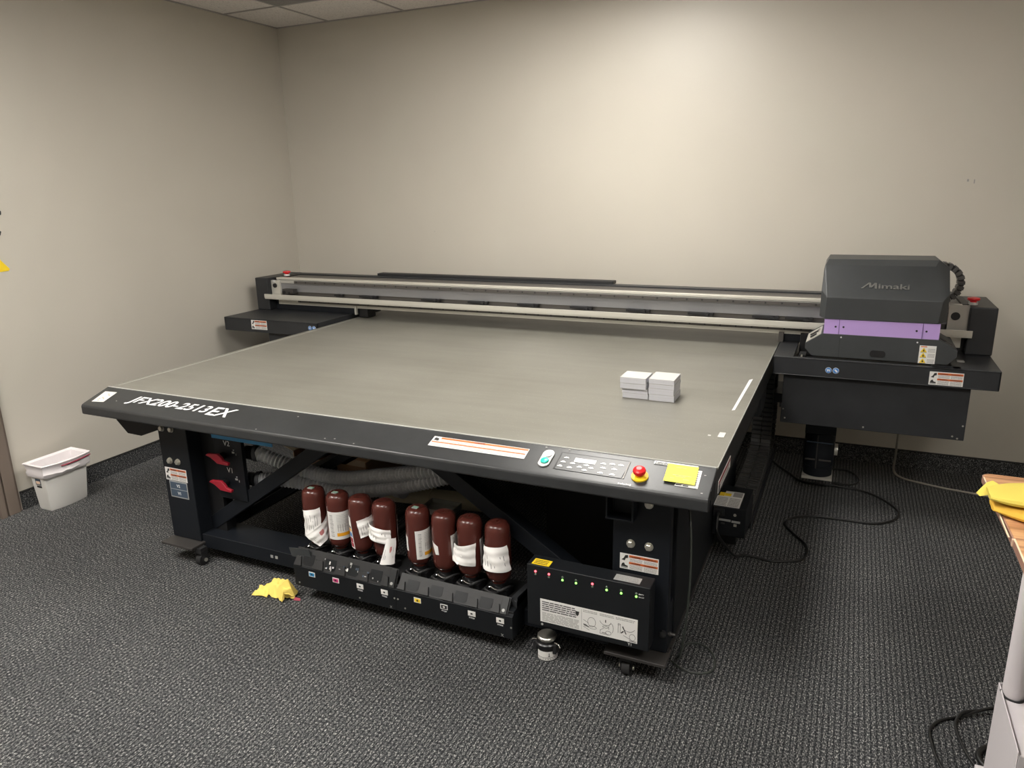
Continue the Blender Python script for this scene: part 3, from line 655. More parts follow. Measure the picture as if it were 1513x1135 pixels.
# deck behind the ramp, side walls
MB().box(.395, 1.335, -.05, .10, .170, .178, 'rub').box(1.335, 1.345, -.06, .10, .17, .196, 'blk').prism([(-.055, .17), (-.055, .208), (-.045, .208), (.10, .19), (.10, .17)], 'x', 1.325, 1.345, 'blk').build('tray_deck', tr, bevel=.001)
def rampseg(x0, x1, tilt=0.0, name='ramp_cover', stain=False):
    yb, zb, yt, zt = IY + .004, .158, -.058 - tilt * .3, .206 + tilt
    d = Vector((0, yt - yb, zt - zb)); L = d.length; dn = d.normalized(); n = Vector((1, 0, 0)).cross(dn)
    b = MB().obox((x0, yb, zb), (x1 - x0, 0, 0), d, -n * .004, 'ramp')
    # raised tabs along the lower part, dark plates painted as shaded hollows between them
    w = x1 - x0 - .05; nt = 4; p = w / nt
    for i in range(nt + 1):
        xx = x0 + .01 + i * p; hw = p * .24
        xa, xb = max(x0, xx - hw), min(x1 - .03, xx + hw)
        q = [Vector((xa, yb, zb)), Vector((xb, yb, zb)), Vector((xb - .008, yb, zb)) + d * .5, Vector((xa + .008, yb, zb)) + d * .5]
        q = [a + n * .0005 for a in q]; b.add(q + [a + n * .007 for a in q], [(0, 1, 2, 3), (7, 6, 5, 4), (0, 1, 5, 4), (1, 2, 6, 5), (2, 3, 7, 6), (3, 0, 4, 7)], 'ramp')
        if i < nt:
            xm, hh = xx + p / 2, p * .25
            pr = [(xm - hh, .70), (xm + hh, .70), (xm + hh, .22), (xm + hh * .7, .08), (xm - hh * .7, .08), (xm - hh, .22)]
            q = [Vector((a_, yb, zb)) + d * t_ + n * .0003 for a_, t_ in pr]; m6 = len(q)
            b.add(q + [a + n * .0008 for a in q], [tuple(range(m6)), tuple(range(2 * m6 - 1, m6 - 1, -1))] + [(k_, (k_ + 1) % m6, (k_ + 1) % m6 + m6, k_ + m6) for k_ in range(m6)], 'blkd')
    o_ = b.build(name, tr, bevel=.0012)
    if stain:
        b = MB()
        for i in range(26):
            xx = x0 + .14 + random.random() * .27; t = random.random() * .75
            c = Vector((xx, yb, zb)) + d * t + n * .0085
            b.obox(c, (random.uniform(.002, .009), 0, 0), dn * random.uniform(.002, .012), n * .0005, random.choice(['white', 'silver', 'vlabel', 'silver']))
        b.build('ink_stains', o_)
    # end clip
    b = MB().obox(Vector((x1 - .028, yb, zb)) + n * .001, (.024, 0, 0), d * .95, n * .007, 'apron').lathe(Vector((x1 - .016, yb, zb)) + d * .2 + n * .008, [(.006, 0), (.006, .002)], 'silver', 12, axis=n)
    b.build('end_clip', tr, bevel=.001)
rampseg(.388, .864, .014, stain=True); rampseg(.872, 1.325)
MB().prism([(.35, .215), (.45, .225), (.46, .188), (.362, .178)], 'y', -.078, -.074, 'head').build('loose_flap', tr)
tags = [(.475, 'cyan'), (.591, 'mag'), (.705, 'white'), (.816, 'white'), (.961, 'yellow'), (1.073, 'deep'), (1.186, 'white'), (1.298, 'white')]
words = [None, None, 'Wh', 'Wh', None, 'Clear', 'White', 'White']
names_ = ['C', 'M', 'W', 'W', 'Y', 'Cl', 'W', 'W']
for i, (x, c) in enumerate(tags):
    z = .133
    b = MB().box(x - .015, x + .015, IY - .001, IY, z - .010, z + .010, 'white').box(x - .012, x + .012, IY - .0016, IY - .0009, z - .007, z + .007, c)
    b.box(x - .004, x + .004, IY - .0022, IY - .0015, z - .003, z + .003, 'ink' if c != 'deep' else 'white')
    if i in (2, 3, 5, 6, 7): b.text('Purge' if i == 5 else 'White', (x, IY, z - .020), (1, 0, 0), (0, 0, 1), .006, 'text', shear=.3, align='CENTER', width=.022, lift=.0004)
    b.build('color_tag', tr)['label'] = ['cyan', 'magenta', 'white', 'white', 'yellow', 'black outlined', 'white', 'white'][i] + ' colour tag on the tray front'
b = MB()
for (x, z) in ((.408, .084), (.86, .118), (.875, .118), (.905, .086), (1.34, .115), (.70, .082)): b.lathe((x, IY, z), [(.0035, 0), (.0035, .0015)], 'bolt', 10, axis=(0, -1, 0))
for x in (.842, 1.305): b.text('X', (x, IY, .072), (1, 0, 0), (0, 0, 1), .010, 'silver', align='CENTER', lift=.0003)
b.build('tray_screw', tr)
# bottle holders with clamps
BOT = [(.430, .005), (.548, .005), (.654, .005), (.765, .005), (.915, .005), (1.027, .005), (1.134, .005), (1.246, .005)]
for (x, y) in BOT:
    b = MB().lathe((x, y, .178), [(.040, 0), (.040, .012), (.030, .016), (.0285, .030)], 'bring', 28)
    b.box(x - .045, x - .030, y - .045, y - .01, .178, .200, 'bring').box(x + .022, x + .046, y - .035, y + .02, .178, .206, 'bring')
    b.tube([(x - .04, y - .02, .195), (x - .035, y - .045, .205), (x - .012, y - .052, .200), (x + .004, y - .043, .192)], .004, 'rub', 8)
    b.tube([(x + .01, y - .035, .196), (x + .028, y - .045, .212), (x + .045, y - .02, .216), (x + .045, y + .02, .200)], .0045, 'rub', 8)
    hd = b.build('bottle_holder', tr, smooth=True)
    MB().tube([(x + .034 * math.cos(R(a)), y + .034 * math.sin(R(a)), .205 + .004 * math.sin(R(a * 2))) for a in range(-175, 0, 20)], .0028, 'chrome', 8).lathe((x - .024, y - .030, .202), [(.004, 0), (.004, .006), (.002, .008)], 'chrome', 10).build('clamp_ring', hd, smooth=True)['label'] = 'chrome clamp ring'
# ink level control box
cb = MB().box(1.403, 1.823, -.10, -.0305, .150, .377, 'blkd').build('indicator_box', PR, bevel=.003)
cb['label'] = 'black indicator box with coloured lamps and instructions'
MB().box(1.63, 1.80, -.030, LG - .0005, .20, .34, 'navy').build('box_mount', cb)
leds = [(1.435, 1), (1.483, 1), (1.531, 0), (1.578, 0), (1.634, 1), (1.682, 0), (1.730, 0), (1.779, 0)]
for i, (x, r_) in enumerate(leds):
    for k_, z in enumerate((.3545, .344)):
        z -= .004 * (i / 7)
        mt = ('ledr' if k_ == 0 else 'pink') if r_ else ('ledoff' if k_ == 0 else 'ledg')
        if r_ and k_ == 1: mt = 'ledoff'
        MB().lathe((x, -.10, z), [(.0040, 0), (.0038, .0015), (.002, .003)], mt, 12, axis=(0, -1, 0)).build('indicator_lamp', cb, smooth=True)['label'] = {'ledr': 'lit red lamp', 'ledg': 'lit green lamp'}.get(mt, 'unlit lamp')
b = MB().text('EMPTY', (1.787, -.10, .348), (1, 0, 0), (0, 0, 1), .004, 'text', width=.016, lift=.0003).text('INK OUT', (1.787, -.10, .338), (1, 0, 0), (0, 0, 1), .004, 'text', width=.017, lift=.0003)
b.text('Y1', (1.755, -.10, .158), (1, 0, 0), (0, 0, 1), .009, 'text', lift=.0003).lathe((1.457, -.10, .160), [(.004, 0), (.004, .0012)], 'silver', 12, axis=(0, -1, 0)).build('small_lettering', cb)
b = MB().box(1.451, 1.786, -.1012, -.1, .171, .257, 'white')
u, v = (1, 0, 0), (0, 0, 1); yy = -.1014
lines(b, (1.458, yy, .214), u, v, .125, .038, 5, 'ink', seed=70, fill=.4, lift=0); lines(b, (1.458, yy, .175), u, v, .135, .034, 7, 'print', seed=71, fill=.4, lift=0)
for k_, x in enumerate((1.603, 1.660, 1.714)): lines(b, (x, yy, .243), u, v, .05 if k_ < 2 else .066, .010, 2, 'print', seed=80 + k_, fill=.45, lift=0)
b.prism([(1.577, .240), (1.590, .240), (1.588, .228), (1.583, .222), (1.578, .228)], 'y', yy - .0004, yy, 'ink')
b.box(1.5975, 1.5985, yy - .0003, yy, .176, .252, 'print')
def ring(b, x, z, rx, rz, a0=0, a1=360, w=.0009):
    P = [Vector((x + rx * math.cos(R(a)), yy, z + rz * math.sin(R(a)))) for a in range(a0, a1 + 1, 20)]
    for p, q in zip(P, P[1:]):
        d = (q - p); n = Vector((0, -1, 0)).cross(d.normalized()) * w
        b.obox(p, d, n, (0, -.0004, 0), 'ink')
def seg(b, x0, z0, x1, z1, w=.0009, mt='ink'):
    p, q = Vector((x0, yy, z0)), Vector((x1, yy, z1)); d = q - p; n = Vector((0, -1, 0)).cross(d.normalized()) * w
    b.obox(p, d, n, (0, -.0004, 0), mt)
ring(b, 1.633, .212, .014, .018); ring(b, 1.636, .193, .014, .006); seg(b, 1.604, .215, 1.622, .206); seg(b, 1.604, .198, 1.622, .190, .003); seg(b, 1.604, .190, 1.625, .180); ring(b, 1.612, .196, .006, .004)
ring(b, 1.680, .226, .019, .014, 180, 360); ring(b, 1.680, .206, .010, .004); ring(b, 1.699, .205, .008, .018, -60, 200); b.box(1.679, 1.682, yy - .0004, yy, .222, .232, 'ink')
seg(b, 1.662, .190, 1.675, .200); seg(b, 1.662, .178, 1.690, .178); seg(b, 1.662, .178, 1.664, .192); ring(b, 1.690, .186, .010, .007); b.box(1.668, 1.684, yy - .0004, yy, .181, .185, 'print')
seg(b, 1.722, .230, 1.722, .196); seg(b, 1.729, .230, 1.729, .196); ring(b, 1.7255, .228, .004, .003); ring(b, 1.757, .225, .022, .018, 200, 340); seg(b, 1.736, .222, 1.748, .196, .003); seg(b, 1.734, .196, 1.742, .204, .004); ring(b, 1.770, .190, .010, .012); seg(b, 1.74, .19, 1.765, .18); b.box(1.760, 1.782, yy - .0004, yy, .174, .178, 'print')
b.build('instruction_label', cb)['label'] = 'white instruction label with line drawings'
b = MB().obox((1.418, -.094, .3772), (.062, 0, 0), (0, .038, 0), (0, 0, .0006), 'yellow'); lines(b, (1.424, -.090, .3778), (1, 0, 0), (0, 1, 0), .048, .030, 3, 'ink', seed=90, lift=0, fill=.4); b.build('caution_label', cb)['label'] = 'small yellow caution label on top'
b = MB().obox((1.700, -.088, .3772), (.085, 0, 0), (0, .036, 0), (0, 0, .0006), 'silver'); lines(b, (1.705, -.085, .3778), (1, 0, 0), (0, 1, 0), .075, .030, 4, 'print', seed=91, lift=0); b.build('serial_label', cb)
MB().lathe((1.848, -.009, .170), [(.012, 0), (.012, .012), (.006, .016)], 'rub', 16, axis=(0, -1, 0)).build('cable_clip', l2, smooth=True)

# valve plate, valves and hoses
vp = MB().box(-.135, .020, .055, .075, .30, .66, 'navy').box(-.221, -.135, .065, .12, .12, .66, 'deep').build('valve_plate', PR, bevel=.002)
for (z, nm) in ((.498, 'V2'), (.375, 'V1')):
    b = MB().text(nm, (-.062, .055, z + .050), (1, 0, 0), (0, 0, 1), .023, 'text', lift=.0004, align='CENTER').box(-.035, -.022, .0535, .055, z + .020, z + .028, 'silver').box(-.015, -.012, .0535, .055, z + .012, z + .022, 'silver').box(-.028, -.022, .0535, .055, z + .034, z + .037, 'text')
    b.build('valve_lettering', vp)
    b = MB().cyl((-.085, .055, z + .004), (-.085, .025, z + .004), .016, 'deep', 20)
    prf = [(-.150, .010), (-.135, .020), (-.080, .024), (-.062, .012), (-.050, -.004), (-.020, -.010), (-.024, -.022), (-.085, -.020), (-.105, -.006), (-.120, .002)]
    b.prism([(p_[0], z + p_[1]) for p_ in prf], 'y', .012, .026, 'redv')
    b.build('valve_handle', vp, bevel=.003)['label'] = 'red wing-shaped valve handle'
    MB().cyl((.021, .125, z + .005), (.034, .13, z + .005), .037, 'hosed', 24).cyl((-.02, .12, z + .005), (.022, .12, z + .005), .030, 'deep').build('hose_fitting', vp, smooth=True)
def hose(path, r=.032, rib=.0165): MB().tube(path, r, 'hose', 18, 10, rib=rib).build('vacuum_hose', PR)
hose([(.030, .130, .503), (.12, .16, .465), (.26, .20, .42), (.42, .215, .412), (.62, .215, .455), (.80, .22, .495), (1.0, .26, .53)])
hose([(.030, .130, .378), (.12, .17, .375), (.28, .215, .355), (.42, .23, .345), (.62, .225, .392), (.80, .225, .445), (1.0, .29, .50)])
hose([(.05, .36, .34), (.12, .42, .28), (.25, .48, .235), (.40, .55, .20)], .027)
hose([(.56, .40, .30), (.60, .34, .33), (.66, .30, .35)], .027)
MB().tube([(-.1, .55, .08), (0.05, .5, .09), (.2, .45, .10)], .02, 'rub', 12).build('dark_hose', PR)
# beige exhaust pipe, clear tray and side rails behind the bottles
b = MB().cyl((.50, .42, .275), (.98, .42, .305), .038, 'beige', 28).cyl((.70, .42, .288), (.735, .42, .290), .043, 'beige', 28).build('exhaust_pipe', PR, smooth=True)
b = MB().box(.80, .94, .20, .30, .325, .331, 'clear')
for (a_, b_, c_, d_) in ((.80, .803, .20, .30), (.937, .94, .20, .30), (.80, .94, .20, .203), (.80, .94, .297, .30)): b.box(a_, b_, c_, d_, .331, .350, 'clear')
b.build('drip_tray', PR, bevel=.002)
for x in (.62, .70, .78): MB().box(x, x + .022, .12, .62, .235, .250, 'deep').box(x + .004, x + .018, .12, .60, .25, .252, 'plate').build('support_rail', PR)
MB().box(-.083, .245, .0, .004, .601, .64, 'bluestrip').build('blue_tape', PR)['label'] = 'blue strip under the front panel'


# ------------------------------------------------------------------ ink bottles
HB = .0465
def paperpatch(mb, cx, cy, corners, mt='paper', n=7, seed=0, curl=.0):
    # corners: (angle deg, radius, z) counter-clockwise from the lower left, interpolated around the bottle
    rr = random.Random(seed); A, B, C_, D = corners; v = []; f = []; n = max(n, int(max(abs(B[0] - A[0]), abs(C_[0] - D[0])) / 7))
    for j in range(n + 1):
        for i in range(n + 1):
            s, t = i / n, j / n
            p = [A[k] * (1 - s) * (1 - t) + B[k] * s * (1 - t) + C_[k] * s * t + D[k] * (1 - s) * t for k in range(3)]
            r = p[1] + curl * math.sin(s * math.pi) + (.0018 * math.sin(9 * s + 6 * t + seed) + .0012 * math.sin(17 * t + seed) + .002 if mt == 'paper' else 0)
            a = R(p[0]); v.append((cx + r * math.cos(a), cy + r * math.sin(a), p[2]))
    m_ = (n + 1) ** 2
    v2 = []
    for x_, y_, z_ in v:
        d = Vector((x_ - cx, y_ - cy, 0)).normalized() * -.0004; v2.append((x_ + d.x, y_ + d.y, z_))
    for j in range(n):
        for i in range(n):
            a = j * (n + 1) + i; f += [(a, a + 1, a + n + 2, a + n + 1), (a + m_, a + n + 1 + m_, a + n + 2 + m_, a + 1 + m_)]
    rim = [i for i in range(n + 1)] + [j * (n + 1) + n for j in range(1, n + 1)] + [n * (n + 1) + i for i in range(n - 1, -1, -1)] + [j * (n + 1) for j in range(n - 1, 0, -1)]
    for a, b_ in zip(rim, rim[1:] + rim[:1]): f.append((a, a + m_, b_ + m_, b_))
    mb.add(v + v2, f, mt); return mb
def at(cs, s0, s1, t0, t1, dr):   # sub-rectangle of a patch, lifted outward
    A, B, C_, D = cs
    def L(s, t):
        p = [A[k] * (1 - s) * (1 - t) + B[k] * s * (1 - t) + C_[k] * s * t + D[k] * (1 - s) * t for k in range(3)]
        return (p[0], p[1] + dr, p[2])
    return [L(s0, t0), L(s1, t0), L(s1, t1), L(s0, t1)]
def plabel(par, cx, cy, cs, seed=0, orange=True, name='label'):
    b = paperpatch(MB(), cx, cy, cs, 'white', seed=seed)
    rr = random.Random(seed)
    for i in range(16):
        t = .12 + .05 * i
        paperpatch(b, cx, cy, at(cs, .10, .10 + rr.choice([.10, .12]), t, t + .013, .0007), 'ink' if i % 3 == 0 else 'print', 3)
    for i in range(9): paperpatch(b, cx, cy, at(cs, .32, .32 + rr.uniform(.2, .55), .45 + .055 * i, .457 + .055 * i, .0007), 'print', 3)
    for i in range(4): paperpatch(b, cx, cy, at(cs, .34 + .07 * i, .355 + .07 * i, .30, .55, .0008), 'print', 3)
    if orange: paperpatch(b, cx, cy, at(cs, .30, .98, .12, .24, .0008), 'orangeb', 5)
    b.build(name, par, smooth=True)
def printed(par, cx, cy, cs, seed, name='peeling_paper', curl=0.0, red=False, cols=False):
    b = paperpatch(MB(), cx, cy, cs, 'paper', seed=seed, curl=curl); rr = random.Random(seed)
    if not cols:
        for i in range(7):
            s = .12 + .11 * i; t0 = rr.uniform(.08, .25)
            paperpatch(b, cx, cy, at(cs, s, s + .022, t0, t0 + rr.uniform(.4, .65), .0035), 'print', 6, seed=seed, curl=0)
    if red:
        paperpatch(b, cx, cy, at(cs, .35, .65, .45, .7, .0036), 'pink', 4, seed=seed, curl=curl)
    b.build(name, par, smooth=True)
labels = ['leftmost brown ink bottle in the tray, crumpled white paper hanging from its front',
          'brown ink bottle second from left, barcode label with orange stripe, green tag on top',
          'brown ink bottle third from left, coloured strip at left and white paper at right',
          'brown ink bottle fourth from left, long torn paper strip dangling below it',
          'brown ink bottle fifth from left, orange-striped label on its right half, green tag on top',
          'brown ink bottle sixth from left, small torn white scrap at its left',
          'brown ink bottle seventh from left, crumpled many-sided white paper across its lower left',
          'rightmost brown ink bottle in the tray, square white paper on its front']
for i, (x, y) in enumerate(BOT):
    z0 = .2085
    t = thing('ink_bottle', labels[i], 'bottle', (x, y, z0), 'inverted ink bottles in the printer tray')
    r = HB
    prof = [(.024, 0), (.024, .012), (.021, .013), (.021, .018), (.030, .023), (.039, .031), (r * .96, .044), (r, .058), (r, .208), (r * .985, .220), (r * .93, .232), (r * .82, .2405), (r * .6, .2465), (r * .4, .2475), (.002, .2455)]
    b = MB().lathe((x, y, z0), prof, 'amber', 40); bd = b.build('body', t, smooth=True)
    MB().lathe((x, y, z0 - .0), [(.0270, .001), (.0270, .011), (.0255, .0115)], 'bring', 28).build('cap', t, smooth=True)
    c = math.degrees(math.atan2(-2.12 - y, 2.3 - x))
    # embossed ring
    a = R(c + 20); ec = Vector((x + (r - .0004) * math.cos(a), y + (r - .0004) * math.sin(a), .395))
    if i not in (1,):
        uu_ = Vector((-math.sin(a), math.cos(a), 0)); vz = Vector((0, 0, 1)); rd = uu_.cross(vz)
        MB().tube([ec + uu_ * .006 * math.cos(R(q)) + vz * .006 * math.sin(R(q)) for q in range(0, 361, 30)], .0007, 'amber', 6, 2).build('embossed_ring', bd, smooth=True)
    if i in (0, 1, 4):
        MB().box(x - .011, x + .011, y - .018, y - .004, z0 + .247, z0 + .2502, 'teal').box(x - .011, x + .011, y - .021, y - .018, z0 + .246, z0 + .2505, 'silver').build('green_tag', t)['label'] = 'small green and silver tag on the bottle base'
    g_ = r + .0008
    if i == 0:
        printed(t, x, y, [(c - 58, r + .004, .265), (c + 22, r + .003, .30), (c + 22, r + .002, .385), (c - 68, r + .0015, .372)], 1)
        printed(t, x, y, [(c + 5, r + .014, .226), (c + 48, r + .010, .262), (c + 62, r + .004, .355), (c - 48, r + .012, .270)], 2, curl=.006, red=True)
    if i == 1: plabel(t, x, y, [(c - 62, g_, .272), (c + 95, g_, .272), (c + 95, g_, .388), (c - 66, g_, .388)], 5)
    if i == 2:
        printed(t, x, y, [(c - 8, r + .003, .300), (c + 78, r + .005, .318), (c + 76, r + .006, .395), (c - 22, r + .001, .372)], 3)
        b = paperpatch(MB(), x, y, [(c - 62, g_, .255), (c - 40, g_, .250), (c - 62, g_, .378), (c - 88, g_, .385)], 'white')
        cs = [(c - 62, g_, .255), (c - 40, g_, .250), (c - 62, g_, .378), (c - 88, g_, .385)]
        for k, (m_, t0, t1) in enumerate((('redv', .05, .18), ('redv', .2, .33), ('blue', .38, .5), ('orangeb', .55, .62), ('ink', .64, .7))): paperpatch(b, x, y, at(cs, .15, .85, t0, t1, .0007), m_, 3)
        b.build('coloured_strip', t, smooth=True)
    if i == 3:
        printed(t, x, y, [(c - 88, r + .013, .318), (c + 20, r + .010, .298), (c + 20, r + .004, .352), (c - 92, r + .013, .378)], 6, curl=.003)
        printed(t, x, y, [(c - 25, r + .022, .224), (c + 22, r + .020, .220), (c + 38, r + .012, .318), (c + 2, r + .012, .325)], 7, curl=.004, red=True)
        paperpatch(MB(), x, y, [(c + 83, g_, .28), (c + 100, g_, .28), (c + 100, g_, .39), (c + 83, g_, .39)], 'white').build('label', t, smooth=True)
    if i == 4:
        plabel(t, x, y, [(c - 14, g_, .262), (c + 110, g_, .262), (c + 110, g_, .384), (c - 18, g_, .376)], 8)
        paperpatch(MB(), x, y, [(c - 75, g_, .29), (c - 58, g_, .29), (c - 62, g_, .345), (c - 95, g_, .352)], 'white').build('torn_scrap', t, smooth=True)
    if i == 5:
        plabel(t, x, y, [(c + 32, g_, .275), (c + 120, g_, .275), (c + 120, g_, .382), (c + 27, g_, .376)], 9, False)
        paperpatch(MB(), x, y, [(c - 48, g_, .300), (c - 30, g_, .302), (c - 34, g_, .335), (c - 72, g_, .348)], 'white').build('torn_scrap', t, smooth=True)
    if i == 6:
        plabel(t, x, y, [(c + 50, g_, .272), (c + 120, g_, .272), (c + 120, g_, .384), (c + 46, g_, .378)], 10, False)
        printed(t, x, y, [(c - 78, r + .013, .296), (c + 16, r + .006, .283), (c + 22, r + .002, .372), (c - 75, r + .012, .360)], 11, curl=.006)
        printed(t, x, y, [(c - 95, r + .016, .288), (c - 45, r + .018, .290), (c - 30, r + .012, .330), (c - 100, r + .012, .345)], 12, cols=True)
    if i == 7:
        printed(t, x, y, [(c - 66, r + .010, .288), (c + 52, r + .008, .284), (c + 38, r + .002, .382), (c - 80, r + .004, .374)], 13, curl=.003)

# ------------------------------------------------------------------ cards on the bed
zb = .7697
def card(x0, y0, w, d, z, h, label):
    b = MB().box(x0 + .001, x0 + w - .001, y0 + .001, y0 + d - .001, z, z + .0012, 'print').box(x0, x0 + w, y0, y0 + d, z + .0012, z + h - .0006, 'card')
    b.box(x0, x0 + w, y0, y0 + d, z + h - .0006, z + h, 'cardtop')
    for k in range(1, 5): b.box(x0 - .0001, x0 + w + .0001, y0 - .0001, y0 + d + .0001, z + h * k / 5 - .0002, z + h * k / 5 + .0001, 'print' if k == 3 else 'card')
    tag(b.build('card_pack'), label, 'card pack', 'packs of white cards on the printer bed')
nm = ['bottom', 'second from bottom', 'third from bottom', 'top']
for k, (h, dx, dy) in enumerate(((.0205, .003, .005), (.0205, .001, .004), (.0215, -.004, -.007), (.0245, -.005, -.006))):
    card(1.512 + dx, .618 + dy, .1035, .104, zb + sum((.0207, .0207, .0217, .0247)[:k]), h, 'white card pack, %s of the left stack on the printer bed' % nm[k])
for k, (h, dx, dy) in enumerate(((.026, .001, .001), (.0245, -.001, .0), (.017, .0005, -.001), (.0205, -.001, .001))):
    card(1.622 + dx, .618 + dy, .099, .118, zb + sum((.0262, .0247, .0172, .0207)[:k]), h, 'white card pack, %s of the right stack on the printer bed' % nm[k])

# sticky note
b = MB(); n_ = 8; v = []; f = []
for lay in (0, 1):
    for j in range(n_ + 1):
        for i in range(n_ + 1):
            s, t = i / n_, j / n_
            xx = 1.846 + .093 * s + .004 * (1 - t); ff = .70 - .60 * t + .01 * s
            v.append(AP(xx, ff, .0025 + .004 * (1 - t) ** 3 + lay * .0005 + .001 * s))
m_ = (n_ + 1) ** 2
for j in range(n_):
    for i in range(n_):
        a = j * (n_ + 1) + i; f += [(a, a + n_ + 1, a + n_ + 2, a + 1), (a + m_, a + 1 + m_, a + n_ + 2 + m_, a + n_ + 1 + m_)]
b.add(v, f, 'note')
for (x, ff, w) in ((1.875, .22, .03), (1.872, .46, .055), (1.880, .50, .03), (1.866, .56, .012), (1.905, .57, .018)): aprect(b, x, x + w, ff, ff + .012, 'print', .0056, .0002)
tag(b.build('sticky_note'), 'yellow sticky note with faint handwriting at the right end of the front panel', 'note')

# ------------------------------------------------------------------ levelling jack on the floor
J = thing('levelling_jack', 'small round jack foot with chrome cap on the carpet under the indicator box', 'jack', (1.452, -.045, 0))
jx, jy = 1.452, -.045
jb = MB().lathe((jx, jy, 0), [(.036, 0), (.036, .042), (.034, .046), (.040, .05), (.042, .062), (.038, .066)], 'bring', 36).build('body', J, smooth=True)
MB().lathe((jx, jy, .0662), [(.026, 0), (.027, .004), (.034, .010), (.034, .017), (.031, .020), (.004, .021)], 'bolt', 36).build('cap', J, smooth=True)['label'] = 'dull chrome cap'
b = paperpatch(MB(), jx, jy, [(-130, .0365, .004), (10, .0365, .004), (10, .0365, .038), (-130, .0365, .038)], 'white')
cs = [(-130, .0365, .004), (10, .0365, .004), (10, .0365, .038), (-130, .0365, .038)]
paperpatch(b, jx, jy, at(cs, 0, 1, .30, .34, .0005), 'ink', 8)
paperpatch(b, jx, jy, at(cs, .50, .525, .45, .85, .0005), 'ink', 3); paperpatch(b, jx, jy, at(cs, .475, .55, .45, .52, .0006), 'ink', 3)
for k in range(9): paperpatch(b, jx, jy, at(cs, .05 + .1 * k, .10 + .1 * k, .1, .2, .0005), 'print', 2)
b.build('label', J, smooth=True)
for s in (-1, 1):
    b = MB().box(jx + s * .036 - .006, jx + s * .036 + .006, jy - .025, jy + .02, .03, .062, 'rub')
    b.tube([(jx + s * .034, jy - .012, .066), (jx + s * .048, jy - .018, .067), (jx + s * .055, jy - .02, .056)], .0028, 'chrome', 8)
    b.build('clip', J, smooth=True)

# ------------------------------------------------------------------ cords
def cord(path, r, mt, name, label, cat='cord'):
    return tag(MB().tube(path, r, mt, 10, 8).build(name, smooth=True), label, cat)
z = .006
cord([(1.893, .768, .268), (1.893, .745, .255), (1.90, .72, .20), (1.93, .82, .09), (1.955, .88, .03), (1.985, .935, .012), (2.045, .94, .008), (2.10, .935, z), (2.157, .955, z), (2.215, .99, z), (2.238, 1.06, z), (2.227, 1.15, z), (2.17, 1.24, z), (2.126, 1.33, z), (2.15, 1.412, z), (2.238, 1.47, z), (2.37, 1.485, z), (2.508, 1.493, z), (2.588, 1.557, z), (2.622, 1.64, z), (2.612, 1.715, z), (2.55, 1.82, z), (2.466, 1.89, z), (2.38, 1.905, z), (2.321, 1.91, .007), (2.24, 1.90, .007), (2.153, 1.924, z), (2.10, 2.0, z), (2.03, 2.10, z), (1.96, 2.226, z)], .006, 'cord', 'power_cord', 'black power cord snaking over the carpet from the power box on the printer side')
cord([(2.32, 1.925, .017), (2.40, 1.955, .006), (2.443, 2.02, .005), (2.435, 2.11, .005), (2.39, 2.17, .005), (2.32, 2.17, .005), (2.27, 2.12, .005), (2.25, 2.07, .005)], .005, 'cord', 'cable_loop', 'thin black cable looped on the carpet beside the hanging motor')
cord([(2.606, 1.96, .50), (2.61, 1.965, .40), (2.605, 2.0, .30), (2.61, 2.08, .16), (2.615, 2.14, .05), (2.66, 2.16, .007), (2.748, 2.12, .006), (2.86, 2.085, .006), (2.99, 2.063, .006), (3.08, 2.045, .006), (3.3, 1.98, .006), (3.6, 1.9, .006)], .0055, 'gcord', 'grey_cable', 'grey cable dropping from the right end housing and running along the carpet')
cord([(1.866, .15, .60), (1.885, .14, .57), (1.905, .09, .50), (1.915, .06, .40), (1.915, .05, .28), (1.908, .05, .16), (1.895, .06, .06), (1.88, .12, .01), (1.885, .20, .004), (1.925, .222, .004), (1.97, .20, .004), (1.998, .14, .004), (1.993, .08, .004), (1.945, .052, .004), (1.895, .062, .004), (1.86, .088, .004)], .0038, 'thin', 'thin_cable', 'thin dark cable bowing from the right front leg into a loop on the carpet')

# ------------------------------------------------------------------ waste bin with liner
BN = thing('waste_bin', 'white rectangular plastic waste bin against the left wall', 'waste bin', (-1.40, .20, 0))
def ringpts(cx, cy, w, d, z, bow=.0, n=6, rc=.012):
    # rectangle with the long room-facing side bowed outward
    P = []
    for i in range(n + 1):
        t = i / n; P.append((cx + w / 2 + bow * math.sin(math.pi * t), cy - d / 2 + d * t, z))
    for i in range(n + 1):
        t = i / n; P.append((cx - w / 2, cy + d / 2 - d * t, z))
    return P
def loft(rings, mt, cap0=True, cap1=False, mb=None):
    mb = mb or MB(); n = len(rings[0]); v = [p for r_ in rings for p in r_]; f = []
    for j in range(len(rings) - 1):
        for i in range(n): f.append((j * n + i, j * n + (i + 1) % n, (j + 1) * n + (i + 1) % n, (j + 1) * n + i))
    if cap0: f.append(tuple(range(n - 1, -1, -1)))
    if cap1: f.append(tuple(range((len(rings) - 1) * n, len(rings) * n)))
    return mb.add(v, f, mt)
cx, cy = -1.437, .178
rg = [ringpts(cx + .003, cy, .078, .198, .0, .012), ringpts(cx + .002, cy, .086, .208, .012, .014), ringpts(cx + .01, cy, .122, .240, .252, .02),
      ringpts(cx + .01, cy, .116, .234, .252, .02), ringpts(cx + .002, cy, .080, .200, .016, .012)]
loft(rg, 'bin', cap1=True).build('body', BN, bevel=.002)
cx2 = cx + .01
MB().box(cx2 - .026, cx2 + .014, cy - .1165, cy - .1152, .150, .182, 'vlabel').box(cx2 - .020, cx2 + .010, cy - .1172, cy - .1164, .155, .170, 'skin').box(cx2 - .022, cx2 + .014, cy - .1150, cy - .1136, .134, .143, 'ink').build('sticker', BN)
